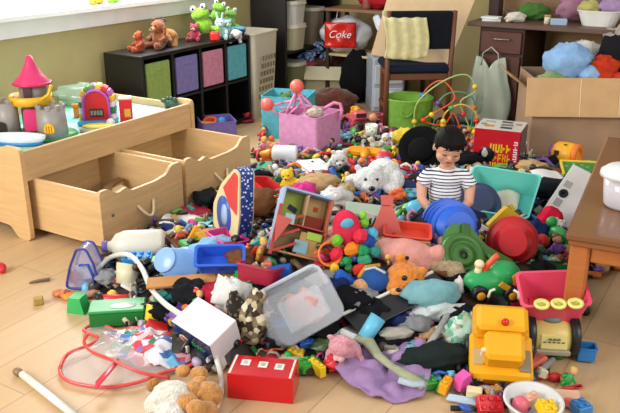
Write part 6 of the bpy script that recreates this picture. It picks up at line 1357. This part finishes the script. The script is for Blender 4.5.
F_ = '''paper 185 226 white 1.6|paper 168 236 cream 1.3|book 196 214 crimson 1.0|paper 212 224 aqua 1.0|cloth 207 206 black 1.1|wedge 197 240 amber 1.1|slab 193 246 green 1.1|cloth 210 243 gold .8|fig 183 240 coral .9|paper 206 256 cream .7|cube 186 248 orange .8|slab 176 243 brown .9|ball 190 234 purple .6
cube 106 262 black .9|car 117 262 black 1.1|fig 98 256 red .9|car 150 274 black 1.2|slab 160 264 lime .9|cup 126 286 cream 1.5|disc 122 283 crimson .7|tube 153 283 black 1.1|fig 112 272 navy .8|cloth 106 284 grey .8|animal 139 276 darkbrown 1.0|slab 131 291 white .8|ring 144 291 black .7|cube 86 280 sky .6
cube 164 303 teal 1.2|slab 178 298 teal 1.1|cyl 152 320 yellow 1.1|slab 179 316 purple 1.0|cloth 192 302 black 1.1|slab 206 300 lilac 1.3|tube 212 300 red 1.2|cloth 221 303 crimson 1.0|cloth 163 318 black .8|cube 187 312 orange .7|tube 172 308 darkgreen 1.0|cube 173 326 gold .6|fig 196 312 green .8|slab 158 330 red .9|ball 143 318 blue .6|tube 200 292 black 1.0|cloth 232 304 darkbrown .9|slab 218 292 magenta .8
tray 226 248 magenta 1.3|slab 222 254 brown 1.4|fig 257 262 gold 1.0|tray 262 282 crimson 1.7|box 280 280 blue .9|slab 256 294 teal 1.2|cloth 248 286 green .8|cloth 240 266 brown .9|tube 272 290 magenta 1.3|slab 287 290 navy 1.0|cloth 262 300 black 1.0|tube 258 306 darkbrown 1.1|fig 243 256 orange .9|cloth 232 258 crimson .8|paper 215 262 cream .7|cube 268 270 coral .8|slab 279 296 green .9|ball 250 274 amber .7|cube 241 288 lime .7
cloth 254 214 brown 1.6|tray 266 198 red 1.6|animal 279 180 white 1.1|plush 293 192 yellow 1.3|fig 270 172 amber 1.0|cloth 262 184 green .8|book 316 172 white 1.5|book 298 170 grey 1.2|cloth 302 200 magenta 1.2|slab 316 201 pink 1.4|cloth 318 193 tan 1.35|bag 337 206 white 1.1|ring 335 222 black 1.6|disc 324 232 teal 1.0|cloth 336 243 peach .8|fig 307 192 red .9|plush 282 204 green .8|slab 252 204 lime .9|ball 306 198 teal .8|tray 286 172 navy .9|animal 291 180 black .9|cloth 244 204 cream .7|brick 262 196 orange .8|cube 318 200 lime .7|fig 310 215 pink .9|cloth 342 232 grey .9|cube 256 192 blue .7|slab 330 214 cream .9|paper 300 186 cream .9|cloth 345 196 tan .8|ball 286 186 lime .8
cube 300 165 red .8|fig 318 166 navy .9|slab 328 156 red .9|fig 325 150 darkbrown 1.0|cloth 322 178 grey .6|animal 318 188 coral .9|car 346 166 red 1.0|fig 349 172 darkbrown .9|cube 340 150 aqua .9|tube 349 140 aqua 1.1|slab 340 136 sky 1.2|slab 352 138 white 1.0|ball 362 165 orange .8|animal 371 168 red .9|fig 343 184 yellow .9|brick 350 190 sky 1.0|slab 354 197 blue 1.0|brick 348 201 yellow .9|cube 330 197 darkgreen .7|fig 362 178 green .8|ball 335 190 red .6|car 392 140 white .9|plush 376 150 cream .9|cube 366 136 black .8|ring 356 145 green .8|cup 382 134 pink .8|animal 395 158 yellow 1.0|slab 388 170 coral .9|fig 400 160 blue .9|ball 376 141 peach .8|brick 393 165 amber .8|cube 322 140 brown .9|tube 332 128 orange .8|cube 330 142 magenta .8|fig 381 127 crimson .8
car 404 176 crimson 1.0|slab 412 180 blue 1.2|cloth 418 186 darkbrown 1.0|book 408 188 navy .9|fig 414 172 pink .8|animal 424 178 black 1.0|slab 404 194 teal .9|cube 410 200 sky .8|cloth 398 180 grey .8|tube 420 194 red 1.0|brick 400 188 purple .7|paper 415 192 white .7|ball 422 203 coral .7|cube 405 170 amber .7|fig 426 190 navy .8
fig 464 152 white 1.2|fig 470 146 coral 1.0|animal 461 160 pink 1.0|cloth 466 166 black 1.2|cube 471 138 crimson .9|slab 463 142 magenta 1.0|fig 459 140 lilac 1.0|cube 474 155 orange .9|ball 457 132 red .8|tube 468 130 yellow 1.0|car 474 164 white .9|ring 430 132 blue .9|fig 424 137 navy .9|cloth 462 124 grey 1.0|animal 450 126 darkbrown 1.0|cube 436 128 yellow .7|cloth 478 118 black 1.3|slab 487 124 navy 1.1|book 480 176 white 1.0
animal 556 246 green 1.5|plush 549 240 white 1.1|ball 541 248 red 1.3|animal 533 262 darkgreen 1.3|fig 556 260 purple 1.2|cloth 532 240 navy 1.2|tube 546 272 green 1.3|tube 553 279 wood 1.3|cloth 536 282 black 1.1|fig 562 268 crimson 1.1|slab 541 270 darkgreen 1.2|animal 527 276 teal 1.0|cloth 520 284 darkbrown 1.0|fig 549 264 white .9|tube 534 271 darkgreen 1.2|slab 561 252 red .9|ball 553 256 magenta .8|cube 566 246 navy .8|cloth 562 280 darkgreen 1.0|fig 524 290 navy .9|cloth 548 232 black 1.0|car 532 254 black .9|tube 566 260 brown 1.0|ring 545 258 lime .8
cloth 466 292 black 1.1|cloth 470 308 darkbrown .9|fig 462 311 grey 1.0|slab 474 303 grey 1.0|ball 479 311 lime .8|cloth 461 326 black 1.0|cube 470 322 amber .8|ring 462 300 white .7|slab 471 334 crimson .8|cloth 449 278 brown .9|cube 478 318 wood .8|car 515 312 crimson .9
cloth 338 250 peach .9|cube 318 258 orange .8|cloth 342 312 black 1.3|tube 346 318 white 1.6|slab 348 300 white 1.0|cloth 356 322 darkbrown .8|cloth 334 296 navy .9|slab 352 322 tan 1.0|cube 365 318 tan .8|cloth 362 306 grey 1.0|ball 333 288 darkgreen .7|book 322 282 grey .8|fig 345 328 crimson .8|cloth 410 300 brown .8|cube 318 270 crimson .8|slab 390 252 tan 1.0|cube 372 252 lime .8|tube 380 246 grey 1.1|fig 392 262 peach .7
cup 248 120 red 1.0|fig 261 141 red 1.2|fig 269 134 blue 1.1|fig 266 152 pink 1.2|disc 247 122 crimson 1.3|ball 263 128 amber .9|cube 272 141 orange .8|slab 256 157 darkgreen .9
cup 527 155 white 1.3|cloth 531 174 tan 1.1|shoe 548 168 black 1.2|cyl 527 121 red 1.3|plush 517 182 yellow .8|cloth 553 178 brown .8|slab 540 160 cream 1.1|animal 541 178 darkbrown 1.2|paper 573 182 white 1.3|paper 596 192 cream 1.2|box 535 118 green 1.3|cloth 515 126 black 1.4|cube 525 132 grey 1.0|paper 583 170 cream .9|cloth 505 180 darkgreen .9|fig 532 148 navy 1.0|slab 516 170 yellow .8|cloth 598 184 darkgreen 1.0
tube 545 372 grey 1.0|cube 540 378 cream .8|slab 534 366 coral .9|fig 563 388 green .8|slab 565 400 peach .9|cube 568 408 coral .7|slab 520 400 grey .7|ring 484 398 grey .9|brick 494 396 wood .8|tube 505 400 navy .8|cube 511 395 amber .6
cube 273 340 black .8|cloth 285 345 black .9|cube 262 336 darkbrown .7|slab 320 345 orange .7|tube 330 340 white .8|cloth 322 334 black 1.0|cube 344 345 darkbrown .8|ball 288 360 green .6|slab 276 362 crimson .7|cube 300 376 darkgreen .6|slab 400 368 teal .5|cloth 400 330 navy .8|tube 382 334 white 1.3|slab 352 336 white 1.2|cloth 430 342 tan .6|cloth 372 322 black 1.2|cloth 414 332 grey .8|tube 404 318 lilac .9|slab 440 345 purple .8|brick 386 322 teal .7|cube 396 312 crimson .6'''
for row in F_.replace('\n', '|').split('|'):
    k, x, y, c, s_z = row.split()
    filler(k, float(x), float(y), c, float(s_z), dz=.006)

# ================================================================ countless small bits under the toys
def clutter():
    q = random.Random(5); mb = MB()
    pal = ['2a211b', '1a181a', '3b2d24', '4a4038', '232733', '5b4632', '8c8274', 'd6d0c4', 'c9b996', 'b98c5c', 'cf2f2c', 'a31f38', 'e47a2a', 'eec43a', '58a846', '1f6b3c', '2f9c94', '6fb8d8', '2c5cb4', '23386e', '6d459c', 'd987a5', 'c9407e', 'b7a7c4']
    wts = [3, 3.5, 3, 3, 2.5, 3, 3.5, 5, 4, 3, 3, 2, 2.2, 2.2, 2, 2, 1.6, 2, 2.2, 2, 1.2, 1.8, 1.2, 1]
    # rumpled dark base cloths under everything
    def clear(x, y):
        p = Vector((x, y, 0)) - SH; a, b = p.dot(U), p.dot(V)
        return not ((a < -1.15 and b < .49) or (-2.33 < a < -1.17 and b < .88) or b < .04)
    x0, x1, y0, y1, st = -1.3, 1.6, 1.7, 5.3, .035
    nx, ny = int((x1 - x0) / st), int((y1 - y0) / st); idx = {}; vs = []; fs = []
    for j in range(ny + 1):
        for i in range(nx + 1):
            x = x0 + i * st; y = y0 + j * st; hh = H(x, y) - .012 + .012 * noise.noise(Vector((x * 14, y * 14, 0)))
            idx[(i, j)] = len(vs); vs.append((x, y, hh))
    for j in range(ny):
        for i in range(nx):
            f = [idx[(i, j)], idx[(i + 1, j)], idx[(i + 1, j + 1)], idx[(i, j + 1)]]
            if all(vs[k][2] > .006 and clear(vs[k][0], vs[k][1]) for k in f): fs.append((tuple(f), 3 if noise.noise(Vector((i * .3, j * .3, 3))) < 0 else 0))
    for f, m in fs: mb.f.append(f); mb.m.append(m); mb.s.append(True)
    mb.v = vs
    n = 0
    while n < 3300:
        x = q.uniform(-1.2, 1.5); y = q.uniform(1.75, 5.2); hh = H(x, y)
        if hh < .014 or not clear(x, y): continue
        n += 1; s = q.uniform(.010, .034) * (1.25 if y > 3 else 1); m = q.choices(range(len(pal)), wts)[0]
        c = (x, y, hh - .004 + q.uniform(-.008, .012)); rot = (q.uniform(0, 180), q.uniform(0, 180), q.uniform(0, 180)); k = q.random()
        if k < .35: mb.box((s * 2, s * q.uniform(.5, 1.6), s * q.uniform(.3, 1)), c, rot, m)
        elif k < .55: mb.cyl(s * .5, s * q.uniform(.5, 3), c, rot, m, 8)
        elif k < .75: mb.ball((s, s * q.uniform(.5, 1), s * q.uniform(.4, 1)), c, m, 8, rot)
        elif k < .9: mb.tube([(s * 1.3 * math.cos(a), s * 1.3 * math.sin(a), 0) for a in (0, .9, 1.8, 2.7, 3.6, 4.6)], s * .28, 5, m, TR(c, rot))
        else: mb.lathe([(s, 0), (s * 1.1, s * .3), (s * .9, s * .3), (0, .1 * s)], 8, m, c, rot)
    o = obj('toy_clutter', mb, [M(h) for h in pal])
    tag(o, 'countless small bits and scraps filling the gaps under the toys', 'clutter', None, 'stuff')
clutter()
